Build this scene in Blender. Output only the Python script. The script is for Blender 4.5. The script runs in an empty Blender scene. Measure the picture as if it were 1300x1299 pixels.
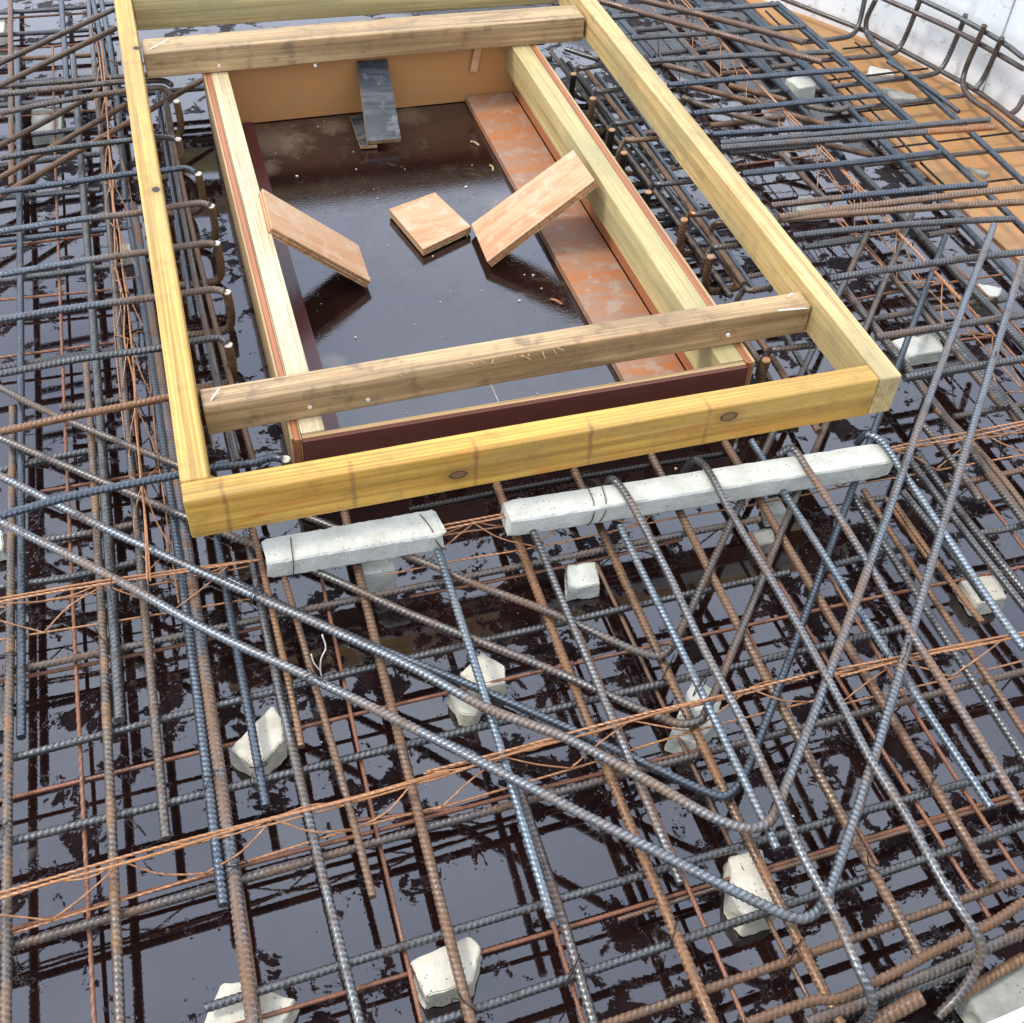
import bpy, bmesh, math, random
import numpy as np
from mathutils import Vector, Matrix, noise
random.seed(7); RNG = np.random.default_rng(7)
S = bpy.context.scene
COL = S.collection

# ------------------------------------------------------------------ camera
cam_data = bpy.data.cameras.new('camera')
cam = bpy.data.objects.new('camera', cam_data); COL.objects.link(cam)
RT_, DN_, FW_ = [Vector(v) for v in [[0.957344, -0.286228, 0.039583], [-0.181711, -0.702873, -0.687714], [0.224665, 0.651186, -0.724902]]]
mat = Matrix((RT_, -DN_, -FW_)).transposed().to_4x4()
mat.translation = Vector((0.0916, -1.2894, 1.53188))
cam.matrix_world = mat
cam_data.sensor_width = 36.0
cam_data.lens = 39.7337
cam_data.clip_start = 0.02; cam_data.clip_end = 500
S.camera = cam

# ------------------------------------------------------------------ sky, sun, exposure
SUN_EL, SUN_AZ = math.radians(56), math.radians(282)      # azimuth clockwise from +Y
w = bpy.data.worlds.new('World'); S.world = w; w.use_nodes = True
nt = w.node_tree; nt.nodes.clear()
sky = nt.nodes.new('ShaderNodeTexSky'); sky.sky_type = 'NISHITA'; sky.sun_disc = False
sky.sun_elevation = SUN_EL; sky.sun_rotation = SUN_AZ; sky.air_density = 1.0; sky.dust_density = 2.0; sky.ozone_density = 1.0
tc = nt.nodes.new('ShaderNodeTexCoord'); mp = nt.nodes.new('ShaderNodeMapping'); mp.inputs['Scale'].default_value = (1, 1, 2.2)
nz = nt.nodes.new('ShaderNodeTexNoise'); nz.inputs['Scale'].default_value = 2.6; nz.inputs['Detail'].default_value = 7; nz.inputs['Roughness'].default_value = .55
rp = nt.nodes.new('ShaderNodeValToRGB')
rp.color_ramp.elements[0].position = .3; rp.color_ramp.elements[0].color = (5.0, 5.6, 7.4, 1)
rp.color_ramp.elements[1].position = .72; rp.color_ramp.elements[1].color = (11.2, 11.8, 13.0, 1)
mx = nt.nodes.new('ShaderNodeMixRGB'); mx.inputs[0].default_value = .85
bg = nt.nodes.new('ShaderNodeBackground'); bg.inputs[1].default_value = 0.15
out = nt.nodes.new('ShaderNodeOutputWorld')
L = nt.links.new
L(tc.outputs['Generated'], mp.inputs[0]); L(mp.outputs[0], nz.inputs['Vector']); L(nz.outputs[0], rp.inputs[0])
L(sky.outputs[0], mx.inputs[1]); L(rp.outputs[0], mx.inputs[2]); L(mx.outputs[0], bg.inputs[0]); L(bg.outputs[0], out.inputs[0])
sl = bpy.data.lights.new('sun', 'SUN'); sl.energy = 1.5; sl.angle = math.radians(11); sl.color = (1, .965, .89)
so = bpy.data.objects.new('sun', sl); COL.objects.link(so)
sd = Vector((math.sin(SUN_AZ) * math.cos(SUN_EL), math.cos(SUN_AZ) * math.cos(SUN_EL), math.sin(SUN_EL)))
so.rotation_euler = sd.to_track_quat('Z', 'Y').to_euler(); so.location = sd * 20
S.view_settings.view_transform = 'Standard'; S.view_settings.look = 'None'
S.view_settings.exposure = 0.68; S.view_settings.gamma = 1; S.view_settings.use_curve_mapping = False

# ------------------------------------------------------------------ node helpers
class NT:
    def __init__(s, name):
        s.m = bpy.data.materials.new(name); s.m.use_nodes = True; s.t = s.m.node_tree
        s.p = s.t.nodes['Principled BSDF']
    def n(s, typ, **kw):
        x = s.t.nodes.new(typ)
        for k, v in kw.items():
            if k in x.inputs: x.inputs[k].default_value = v
            else: setattr(x, k, v)
        return x
    def l(s, a, b):
        if hasattr(a, 'outputs'): a = a.outputs[0]
        s.t.links.new(a, b)
    def val(s, sock, v):
        if isinstance(v, (int, float, tuple, list)):
            sock.default_value = v if not isinstance(v, (tuple, list)) or len(v) == 4 or sock.type == 'VECTOR' else (*v, 1)
        else: s.l(v, sock)
    def math(s, op, a, b=0.0, c=None):
        x = s.n('ShaderNodeMath', operation=op); s.val(x.inputs[0], a); s.val(x.inputs[1], b)
        if c is not None: s.val(x.inputs[2], c)
        return x
    def step(s, v, lo, hi):
        x = s.n('ShaderNodeMapRange', interpolation_type='SMOOTHSTEP'); s.val(x.inputs[0], v)
        x.inputs[1].default_value = lo; x.inputs[2].default_value = hi; return x
    def mix(s, f, a, b, mode='MIX'):
        x = s.n('ShaderNodeMixRGB', blend_type=mode); s.val(x.inputs[0], f); s.val(x.inputs[1], a); s.val(x.inputs[2], b); return x
    def coords(s, scale=(1, 1, 1), rnd=True):
        tc = s.n('ShaderNodeTexCoord'); mp = s.n('ShaderNodeMapping'); mp.inputs['Scale'].default_value = scale
        if rnd:
            oi = s.n('ShaderNodeObjectInfo'); sc = s.n('ShaderNodeVectorMath', operation='ADD')
            m1 = s.math('MULTIPLY', oi.outputs['Random'], 61.0)
            s.l(tc.outputs['Object'], sc.inputs[0]); s.l(m1, sc.inputs[1]); s.l(sc, mp.inputs[0])
        else: s.l(tc.outputs['Object'], mp.inputs[0])
        return mp
    def noise(s, vec, scale, detail=4, rough=.55, dist=0.0):
        x = s.n('ShaderNodeTexNoise'); s.l(vec, x.inputs['Vector'])
        x.inputs['Scale'].default_value = scale; x.inputs['Detail'].default_value = detail
        x.inputs['Roughness'].default_value = rough; x.inputs['Distortion'].default_value = dist
        return x
    def bump(s, h, strength=.3, dist=.001, prev=None):
        b = s.n('ShaderNodeBump'); b.inputs['Strength'].default_value = strength; b.inputs['Distance'].default_value = dist
        s.l(h, b.inputs['Height'])
        if prev is not None: s.l(prev, b.inputs['Normal'])
        return b
    def done(s, col, rough=.5, metal=0.0, normal=None, spec=None, coat=None):
        s.val(s.p.inputs['Base Color'], col); s.val(s.p.inputs['Roughness'], rough); s.val(s.p.inputs['Metallic'], metal)
        if normal is not None: s.l(normal, s.p.inputs['Normal'])
        if spec is not None: s.p.inputs['Specular IOR Level'].default_value = spec
        if coat: s.p.inputs['Coat Weight'].default_value = coat[0]; s.p.inputs['Coat Roughness'].default_value = coat[1]
        return s.m

def steel(name, A, B, rust, lo=None, tip=None, band=None, scale=9, metal=.7, rough=.34):
    k = NT(name); v = k.coords()
    n1 = k.noise(v, scale, 6, .62); n2 = k.noise(v, 260, 3, .6); n3 = k.noise(v, 60, 4, .6)
    f = k.step(k.math('ADD', n1, k.math('MULTIPLY', k.math('SUBTRACT', n3, .5), .45)), 1 - rust - .16 if rust < 1 else -.2, 1 - rust + .1 if rust < 1 else 0)
    uv = k.n('ShaderNodeUVMap'); sp = k.n('ShaderNodeSeparateXYZ'); k.l(uv, sp.inputs[0])
    t = k.math('ADD', sp.outputs[1], k.math('MULTIPLY', k.math('SUBTRACT', n1, .5), .25))
    if lo is not None:                                    # rust takes over along the bar
        g = k.step(t, lo[0], lo[1]); f = k.math('MAXIMUM', k.math('MULTIPLY', f, .6), g)
    c = k.mix(f, A, B)
    if tip is not None: c = k.mix(k.step(t, tip[0], tip[0] + .02), c, tip[1])
    if band is not None: c = k.mix(k.math('MULTIPLY', k.step(t, band[0], band[0] + .03), k.math('SUBTRACT', 1.0, k.step(t, band[1], band[1] + .03))), c, band[2])
    at = k.n('ShaderNodeAttribute', attribute_name='rib')   # rib height drives colour: brighter crests, darker between them
    crest = k.math('MULTIPLY', at.outputs['Fac'], k.math('SUBTRACT', 1.0, k.math('MULTIPLY', f, .55)))
    c = k.mix(k.math('MULTIPLY', k.math('SUBTRACT', 1.0, at.outputs['Fac']), .42), c, tuple(x * .35 for x in B))
    c = k.mix(k.math('MULTIPLY', crest, .7), c, tuple(min(1, x * 2.0 + .04) for x in A))
    sc = k.noise(v, 34, 5, .7); c = k.mix(k.math('MULTIPLY', k.step(sc, .54, .66), .55), c, tuple(x * .45 for x in B))
    c = k.mix(1.0, c, k.n('ShaderNodeValToRGB'), 'MULTIPLY')
    r = c.inputs[2].links[0].from_node; r.color_ramp.elements[0].position = .25; r.color_ramp.elements[0].color = (.55, .55, .55, 1)
    r.color_ramp.elements[1].position = .75; r.color_ramp.elements[1].color = (1.3, 1.28, 1.25, 1); k.l(n2, r.inputs[0])
    ro = k.n('ShaderNodeMapRange'); k.l(f, ro.inputs[0]); ro.inputs[3].default_value = rough; ro.inputs[4].default_value = .62
    me = k.n('ShaderNodeMapRange'); k.l(f, me.inputs[0]); me.inputs[3].default_value = metal; me.inputs[4].default_value = .12
    return k.done(c, ro, me, k.bump(n2, .35, .0006, ), spec=.5, coat=(.14, .16))

GREY, BLUE, SKYC, DARK = (.115, .12, .122), (.085, .108, .135), (.18, .23, .275), (.03, .028, .026)
BROWN, ORNG, TANR, REDR = (.15, .084, .046), (.27, .12, .04), (.24, .15, .09), (.20, .075, .04)
STEEL = {
 'gs': steel('grey_mill_steel', GREY, (.085, .062, .045), .36), 'dk': steel('wet_black_steel', DARK, (.04, .03, .02), .3),
 'rb': steel('grey_brown_steel', (.13, .128, .122), BROWN, .45), 'br': steel('brown_rust_steel', (.15, .11, .08), (.185, .092, .042), .55),
 'br2': steel('dull_brown_steel', (.125, .10, .08), (.135, .08, .046), .5), 'brp': steel('pipe_brown_steel', (.16, .105, .078), (.125, .068, .042), .5, scale=8),
 'brp2': steel('warm_grey_steel', (.105, .095, .09), (.09, .06, .045), .48), 'or': steel('orange_brown_steel', (.22, .13, .075), (.26, .125, .05), .5),
 'or2': steel('beaded_orange_steel', (.12, .115, .11), (.26, .13, .045), .45, scale=16), 'or3': steel('patchy_orange_steel', (.16, .115, .08), (.27, .115, .035), .42, scale=10),
 'or4': steel('deep_orange_steel', (.11, .068, .038), (.20, .105, .045), .45, scale=22, metal=.3), 'or5': steel('light_rust_steel', (.21, .15, .10), (.22, .12, .06), .5),
 'bs': steel('blue_grey_steel', BLUE, (.10, .085, .07), .3), 'gs2': steel('light_grey_steel', (.16, .172, .182), (.18, .11, .065), .38),
 'sky': steel('pale_blue_steel', SKYC, (.19, .18, .165), .36), 'sb': steel('dark_blue_steel', (.065, .084, .105), (.06, .07, .08), .4, rough=.34),
 'mix': steel('part_rusted_steel', (.14, .165, .19), (.21, .11, .052), .48, scale=5), 'mix2': steel('silver_rust_steel', (.155, .185, .21), (.20, .12, .068), .40, scale=6),
 'mix3': steel('half_rusted_steel', (.12, .15, .18), (.18, .11, .065), .3, lo=(.35, .6)), 'rbs': steel('bright_rib_steel', (.16, .17, .175), (.12, .08, .055), .42),
 'red': steel('red_wire_steel', (.19, .09, .052), (.29, .115, .055), .55, metal=.2), 'gsO': steel('orange_tip_steel', GREY, BROWN, .35, tip=(.74, (.5, .18, .04, 1))),
 'bsR': steel('rusty_start_steel', BLUE, (.10, .085, .07), .25, band=(-.1, .3, (.26, .14, .07, 1))), 'orb': steel('orange_band_steel', GREY, BROWN, .35, band=(.5, .85, (.5, .2, .04, 1))),
 'wire': steel('girder_wire_steel', (.40, .20, .10), (.46, .205, .075), .5, metal=.1, rough=.5), 'tie': steel('tie_wire_steel', (.07, .065, .06), (.09, .06, .04), .4),
}
def plain(name, col, rough=.6, var=.25, sc=40, bumpd=.0005):
    k = NT(name); v = k.coords(); n = k.noise(v, sc, 5, .6)
    r = k.n('ShaderNodeValToRGB'); r.color_ramp.elements[0].position = .3; r.color_ramp.elements[1].position = .7
    r.color_ramp.elements[0].color = (*[c * (1 - var) for c in col], 1); r.color_ramp.elements[1].color = (*[min(1, c * (1 + var)) for c in col], 1)
    k.l(n, r.inputs[0]); return k.done(r, rough, 0, k.bump(n, .4, bumpd))
CUT = {'w': plain('pale_sawn_face', (.62, .55, .45), .5, .2, 200), 'o': plain('rusty_sawn_face', (.36, .19, .09), .6, .3, 200), 'or': plain('orange_sawn_face', (.55, .30, .09), .6, .35, 150)}

def wood(name, pale, dark, stain=None, stainamt=.4, grain=1.0, knots=(), bands=(), rough=.55, dirt=.0, orange=None, tknots=()):
    k = NT(name); v = k.coords((1, 1, 1)); g = k.coords((1.0, 16, 16)); o = k.n('ShaderNodeTexCoord')
    base = k.noise(k.coords((.9, 20, 20)), 1.0, 5, .58, .7); fine = k.noise(k.coords((3, 150, 150)), 1.0, 4, .65)
    line = k.noise(k.coords((.7, 62, 62)), 1.0, 3, .55, .35)
    wv = k.n('ShaderNodeTexWave', wave_type='BANDS', bands_direction='Y'); wv.inputs['Scale'].default_value = 3.4; wv.inputs['Distortion'].default_value = 9
    wv.inputs['Detail'].default_value = 4; wv.inputs['Detail Scale'].default_value = .6; k.l(k.coords((.5, 12, 12)), wv.inputs['Vector'])
    f = k.math('ADD', k.math('MULTIPLY', wv.outputs['Fac'], .16 * grain), k.math('MULTIPLY', base, .78))
    f = k.step(f, .28, .78)
    c = k.mix(f, pale, dark)
    c = k.mix(k.math('MULTIPLY', k.step(line, .50, .64), .55 * min(1, grain)), c, tuple(x * .52 for x in dark))
    fr = k.n('ShaderNodeValToRGB'); fr.color_ramp.elements[0].position = .3; fr.color_ramp.elements[0].color = (.60, .55, .48, 1)
    fr.color_ramp.elements[1].position = .58; fr.color_ramp.elements[1].color = (1.06, 1.06, 1.06, 1); k.l(fine, fr.inputs[0])
    c = k.mix(.75, c, fr, 'MULTIPLY')
    if stain: 
        sn = k.noise(k.coords((2.2, 9, 9)), 1.0, 5, .6, .6); c = k.mix(k.math('MULTIPLY', k.step(sn, .44, .68), stainamt), c, stain)
    if orange:
        on = k.noise(k.coords((5, 14, 14)), 1.0, 5, .65, .8); c = k.mix(k.math('MULTIPLY', k.step(on, .56, .72), .7), c, orange)
    if dirt:
        dn = k.noise(v, 22, 6, .65); c = k.mix(k.math('MULTIPLY', k.step(dn, .5, .72), dirt), c, (.05, .04, .03, 1))
    sep = k.n('ShaderNodeSeparateXYZ'); k.l(o.outputs['Object'], sep.inputs[0])
    wob = k.math('MULTIPLY', k.math('SUBTRACT', k.noise(v, 30, 3), .5), .012)
    for (bx, bw, ba) in bands:                            # strap stains running across the timber
        d = k.math('ABSOLUTE', k.math('SUBTRACT', k.math('ADD', sep.outputs[0], wob), bx))
        c = k.mix(k.math('MULTIPLY', k.math('MULTIPLY', k.math('SUBTRACT', 1.0, k.step(d, bw * .15, bw)), ba), k.step(base, .3, .62)), c, (.16, .06, .03, 1))
    spk = k.noise(v, 330, 2, .5); c = k.mix(k.math('MULTIPLY', k.math('SUBTRACT', 1.0, k.step(spk, .30, .36)), .5), c, (.09, .06, .03, 1))   # grit and pin holes
    for (kx, kz, kr) in knots:
        dx = k.math('MULTIPLY', k.math('SUBTRACT', sep.outputs[0], kx), .62); dz = k.math('SUBTRACT', sep.outputs[2], kz)
        d = k.math('SQRT', k.math('ADD', k.math('MULTIPLY', dx, dx), k.math('MULTIPLY', dz, dz)))
        d = k.math('ADD', d, k.math('MULTIPLY', k.math('ADD', wob, k.math('MULTIPLY', k.math('SUBTRACT', line, .5), .02)), .45))
        halo = k.math('SUBTRACT', 1.0, k.step(d, kr * .9, kr * 2.6)); c = k.mix(k.math('MULTIPLY', halo, .45), c, (.20, .09, .025, 1))
        c = k.mix(k.math('SUBTRACT', 1.0, k.step(d, kr * .95, kr * 1.1)), c, (.06, .035, .015, 1))
        c = k.mix(k.math('SUBTRACT', 1.0, k.step(d, kr * .6, kr * .85)), c, (.17, .10, .04, 1))
    for (kx, ky, kr) in tknots:                           # knot holes seen on the top face
        dx = k.math('MULTIPLY', k.math('SUBTRACT', sep.outputs[0], kx), .7); dy = k.math('SUBTRACT', sep.outputs[1], ky)
        d = k.math('ADD', k.math('SQRT', k.math('ADD', k.math('MULTIPLY', dx, dx), k.math('MULTIPLY', dy, dy))), k.math('MULTIPLY', wob, .3))
        c = k.mix(k.math('MULTIPLY', k.math('SUBTRACT', 1.0, k.step(d, kr, kr * 2.6)), .5), c, (.30, .16, .05, 1)); c = k.mix(k.math('SUBTRACT', 1.0, k.step(d, kr * .7, kr * 1.0)), c, (.03, .02, .012, 1))
    return k.done(c, rough, 0, k.bump(fine, .5, .0014, k.bump(f, .25, .0018)))
YEL = wood('yellow_pine', (.64, .385, .075), (.43, .22, .03), (.30, .215, .07), .5, grain=1.25, dirt=.25, knots=((-0.1691, -0.0063, 0.0095), (0.317, 0.0153, 0.0095)), bands=((-0.5466, 0.006, 0.6), (-0.3441, 0.006, 0.5), (-0.1396, 0.006, 0.55), (0.0618, 0.006, 0.6), (0.2781, 0.006, 0.5)), orange=(.46, .16, .015, 1))
YELS = wood('yellow_side_pine', (.66, .43, .125), (.49, .285, .05), (.36, .25, .10), .5, grain=1.0, dirt=.2, tknots=((-0.1264, -0.01, 0.009), (0.5484, -0.0159, 0.009)))
GRN = wood('green_treated_pine', (.54, .44, .205), (.41, .31, .12), (.30, .28, .14), .6, grain=.8, dirt=.12)
RGT = wood('buff_pine', (.62, .45, .195), (.45, .30, .105), (.29, .255, .125), .65, grain=.9, orange=(.46, .24, .08, 1), dirt=.25)
OLD = wood('weathered_brown_timber', (.52, .37, .19), (.31, .19, .08), (.18, .12, .06), .75, grain=1.1, dirt=.5, orange=(.45, .24, .10, 1))
WHT = wood('pale_dusty_batten', (.60, .51, .32), (.44, .34, .17), (.52, .49, .37), .6, grain=.8, dirt=.15)
PLY = wood('orange_ply_face', (.52, .27, .12), (.42, .19, .075), (.55, .40, .28), .3, grain=.3)
EDGE = wood('ply_edge', (.52, .37, .19), (.35, .21, .09), (.24, .17, .10), .4, grain=1.2)
REDP = wood('red_ply_core', (.40, .15, .06), (.29, .095, .035), (.22, .10, .05), .4, grain=.5)

def rusty_ply(name, base, rustc, amt, cool=(.42, .36, .32)):
    k = NT(name); v = k.coords(); a = k.noise(k.coords((13, 1.6, 13)), 2.6, 8, .7, .35); b = k.noise(v, 26, 6, .65); c3 = k.noise(v, 5, 4, .6)
    c = k.mix(k.step(a, .42, .62), base, rustc); c = k.mix(k.math('MULTIPLY', k.step(b, .5, .66), .6), c, cool)
    c = k.mix(k.math('MULTIPLY', k.step(c3, .5, .7), amt), c, rustc)
    return k.done(c, .5, 0, k.bump(b, .3, .0006))
ORP = rusty_ply('rust_stained_board', (.29, .17, .11), (.37, .135, .042), .3, (.35, .29, .23))
ORO = rusty_ply('tan_rusty_offcut', (.50, .31, .17), (.45, .21, .09), .3, (.52, .41, .28))
BACKP = rusty_ply('tan_back_panel', (.40, .20, .07), (.43, .195, .055), .3, (.35, .20, .09))
TANP = rusty_ply('tan_formwork_ply', (.38, .205, .075), (.43, .19, .055), .5, (.26, .18, .10))
def film(name, col, scuff):
    k = NT(name); v = k.coords(); a = k.noise(v, 9, 6, .6); b = k.noise(v, 90, 4, .6)
    c = k.mix(k.math('MULTIPLY', k.step(a, .5, .75), .35), col, scuff); return k.done(c, .28, 0, k.bump(b, .15, .0005))
BRN = film('brown_film_ply', (.115, .038, .025), (.15, .075, .055))
REDF = film('dark_red_film_ply', (.075, .018, .017), (.12, .045, .045))
BLK = rusty_ply('black_film_ply', (.022, .024, .027), (.07, .075, .08), .6, (.17, .17, .17))

def concrete(name, col, dark):
    k = NT(name); v = k.coords(); a = k.noise(v, 24, 6, .65); b = k.noise(v, 200, 4, .6)
    vo = k.n('ShaderNodeTexVoronoi'); k.l(v, vo.inputs['Vector']); vo.inputs['Scale'].default_value = 130
    pit = k.math('SUBTRACT', 1.0, k.step(vo.outputs['Distance'], .10, .2))
    sel = k.step(k.noise(v, 55, 2), .50, .55); pit = k.math('MULTIPLY', pit, sel)
    c = k.mix(k.step(a, .35, .7), col, dark); c = k.mix(k.math('MULTIPLY', pit, .75), c, (.10, .095, .08, 1))
    n = k.bump(k.math('SUBTRACT', b, pit), .8, .0018, k.bump(a, .7, .004)); return k.done(c, .8, 0, n)
CONC = concrete('pale_spacer_concrete', (.57, .57, .50), (.45, .45, .38)); CONY = concrete('cream_concrete', (.58, .54, .43), (.44, .40, .31))
COND = concrete('dusty_grey_concrete', (.33, .33, .28), (.22, .22, .19))

def deck():
    k = NT('wet_film_faced_deck'); v = k.coords((1, 1, 1), False)
    big = k.noise(v, 3.2, 5, .6); mid = k.noise(v, 24, 5, .65, .8); rip = k.noise(v, 9, 2, .4); jag = k.noise(v, 170, 3, .6); fine = k.noise(v, 420, 2, .6)
    c = k.mix(k.step(big, .35, .7), (.0085, .0032, .0030), (.014, .0055, .0045))
    dust = k.math('MULTIPLY', k.step(mid, .55, .72), k.step(k.noise(v, 2.2, 3), .47, .62)); c = k.mix(k.math('MULTIPLY', dust, .45), c, (.085, .07, .05, 1))
    for px, py, pr in ((.345, 1.55, .12), (.30, 1.42, .05), (.862, 1.10, .075), (.325, .60, .035), (.50, 1.60, .06), (.72, 1.61, .07)):   # dried silt
        dv = k.n('ShaderNodeVectorMath', operation='DISTANCE'); k.l(v, dv.inputs[0]); dv.inputs[1].default_value = (px, py, 0)
        dd = k.math('ADD', dv.outputs['Value'], k.math('MULTIPLY', k.math('SUBTRACT', mid, .5), pr * 1.6))
        ps = k.math('SUBTRACT', 1.0, k.step(dd, pr * .2, pr)); dust = k.math('MAXIMUM', dust, ps); c = k.mix(k.math('MULTIPLY', ps, .6), c, (.16, .125, .08, 1))
    isl = k.noise(v, 15, 9, .68, .35); calm = k.noise(v, 2.6, 4, .55)
    # where the water film has broken up the dull film face shows, with a ragged edge; 1 = dewetted
    dry = k.step(k.math('ADD', isl, k.math('MULTIPLY', k.math('SUBTRACT', calm, .5), .55)), .556, .564)
    sx = k.n('ShaderNodeSeparateXYZ'); k.l(v, sx.inputs[0])              # the pit floor is evenly wet
    pit = k.math('MULTIPLY', k.math('LESS_THAN', k.math('ABSOLUTE', k.math('SUBTRACT', sx.outputs[0], .63)), .44), k.math('LESS_THAN', k.math('ABSOLUTE', k.math('SUBTRACT', sx.outputs[1], .93)), .735))
    dry = k.math('MULTIPLY', dry, k.math('SUBTRACT', 1.0, k.math('MULTIPLY', pit, .93)))
    vo = k.n('ShaderNodeTexVoronoi'); k.l(v, vo.inputs['Vector']); vo.inputs['Scale'].default_value = 120
    bead = k.math('MULTIPLY', k.math('SUBTRACT', 1.0, k.step(vo.outputs['Distance'], .05, .36)), k.step(k.noise(v, 30, 3), .50, .60))
    wb = k.math('SUBTRACT', 1.0, dry)
    b1 = k.bump(rip, 1.0, .0003); b2 = k.bump(k.math('MULTIPLY', jag, k.math('ADD', k.math('MULTIPLY', dry, .6), k.math('ADD', k.math('MULTIPLY', pit, .22), .05))), 1.0, .0008, b1)
    b3 = k.bump(k.math('MULTIPLY', bead, k.math('ADD', k.math('MULTIPLY', dry, .9), .06)), 1.0, .0012, b2); b4 = k.bump(wb, 1.0, .0006, b3)
    ro = k.n('ShaderNodeMapRange'); k.l(k.math('ADD', k.math('MULTIPLY', dry, .35), k.math('MULTIPLY', dust, .6)), ro.inputs[0]); ro.inputs[3].default_value = .015; ro.inputs[4].default_value = .42
    sp = k.n('ShaderNodeMapRange'); k.l(k.math('MULTIPLY', dry, k.math('SUBTRACT', 1.0, bead)), sp.inputs[0]); sp.inputs[3].default_value = 1.0; sp.inputs[4].default_value = .06
    ct = k.math('MULTIPLY', wb, .55)
    m = k.done(c, ro, 0, b4); k.l(sp, k.p.inputs['Specular IOR Level']); k.p.inputs['Specular Tint'].default_value = (.84, .89, 1, 1); k.l(ct, k.p.inputs['Coat Weight']); k.p.inputs['Coat Roughness'].default_value = .015; k.l(b4, k.p.inputs['Coat Normal']); return m
DECK = deck()
GUT = plain('grey_gutter', (.30, .31, .31), .7, .3, 30)
def whitewall():
    k = NT('white_coated_panel'); v = k.coords((1, 1, 1), False); a = k.noise(v, 5, 6, .62); b = k.noise(v, 45, 5, .6)
    c = k.mix(k.step(a, .4, .7), (.78, .82, .82), (.66, .71, .72)); c = k.mix(k.math('MULTIPLY', k.step(b, .58, .70), .6), c, (.40, .33, .23, 1))
    st = k.noise(k.coords((6, 6, 1.2), False), 3, 5, .65); c = k.mix(k.math('MULTIPLY', k.step(st, .55, .72), .4), c, (.50, .47, .40, 1))
    return k.done(c, .5, 0, k.bump(b, .25, .001))
WHITE = whitewall()
SEAM = plain('seam_dust', (.30, .27, .22), .8, .3, 60); GROUND = plain('site_ground', (.33, .31, .28), .9, .3, 3, .01)
FLAKE = plain('pale_chips', (.62, .56, .44), .7, .3, 80); NAIL = plain('zinc_nail', (.72, .70, .62), .35, .15, 300)

# ------------------------------------------------------------------ object helpers
def tag(o, label=None, cat=None, group=None, kind=None):
    if label: o['label'] = label
    if cat: o['category'] = cat
    if group: o['group'] = group
    if kind: o['kind'] = kind
    return o
def empty(name, loc=(0, 0, 0)):
    o = bpy.data.objects.new(name, None); COL.objects.link(o); o.location = loc; o.empty_display_size = .05; return o
def link(name, me, parent=None, loc=None):
    o = bpy.data.objects.new(name, me); COL.objects.link(o)
    if loc is not None: o.location = loc
    if parent is not None: o.parent = parent
    return o
def npmesh(name, V, F, mats, fmat=None, smooth=None, uv=None):
    """V (n,3), F list of arrays of faces with equal side counts"""
    me = bpy.data.meshes.new(name); V = np.asarray(V, np.float32)
    me.vertices.add(len(V)); me.vertices.foreach_set('co', V.ravel())
    loops = np.concatenate([f.ravel() for f in F]).astype(np.int32)
    tot = np.concatenate([np.full(len(f), f.shape[1]) for f in F]).astype(np.int32); st = np.concatenate([[0], np.cumsum(tot)[:-1]]).astype(np.int32)
    me.loops.add(len(loops)); me.loops.foreach_set('vertex_index', loops)
    me.polygons.add(len(tot)); me.polygons.foreach_set('loop_start', st)
    try: me.polygons.foreach_set('loop_total', tot)
    except Exception: pass
    for m in mats: me.materials.append(m)
    if fmat is not None: me.polygons.foreach_set('material_index', np.asarray(fmat, np.int32))
    if smooth is not None: me.polygons.foreach_set('use_smooth', np.asarray(smooth, bool))
    if uv is not None:
        l = me.uv_layers.new(name='UVMap'); l.data.foreach_set('uv', np.asarray(uv, np.float32)[loops].ravel())
    me.update(calc_edges=True); me.validate(); return me
def crom(P, n=14):
    P = np.asarray(P, float)
    if len(P) < 3: return P
    Q = np.vstack([2 * P[0] - P[1], P, 2 * P[-1] - P[-2]]); out = []
    for i in range(len(P) - 1):
        p0, p1, p2, p3 = Q[i:i + 4]
        t0 = 0; t1 = t0 + max(np.linalg.norm(p1 - p0), 1e-5) ** .5; t2 = t1 + max(np.linalg.norm(p2 - p1), 1e-5) ** .5; t3 = t2 + max(np.linalg.norm(p3 - p2), 1e-5) ** .5
        t = np.linspace(t1, t2, n, endpoint=False)[:, None]
        a1 = (t1 - t) / (t1 - t0) * p0 + (t - t0) / (t1 - t0) * p1; a2 = (t2 - t) / (t2 - t1) * p1 + (t - t1) / (t2 - t1) * p2; a3 = (t3 - t) / (t3 - t2) * p2 + (t - t2) / (t3 - t2) * p3
        b1 = (t2 - t) / (t2 - t0) * a1 + (t - t0) / (t2 - t0) * a2; b2 = (t3 - t) / (t3 - t1) * a2 + (t - t1) / (t3 - t1) * a3
        out.append((t2 - t) / (t2 - t1) * b1 + (t - t1) / (t2 - t1) * b2)
    return np.vstack(out + [P[-1:]])
def resample(P, step):
    P = np.asarray(P, float); d = np.r_[0, np.cumsum(np.linalg.norm(np.diff(P, axis=0), axis=1))]
    n = max(2, int(round(d[-1] / step)) + 1); s = np.linspace(0, d[-1], n)
    return np.stack([np.interp(s, d, P[:, i]) for i in range(3)], 1), s
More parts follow.
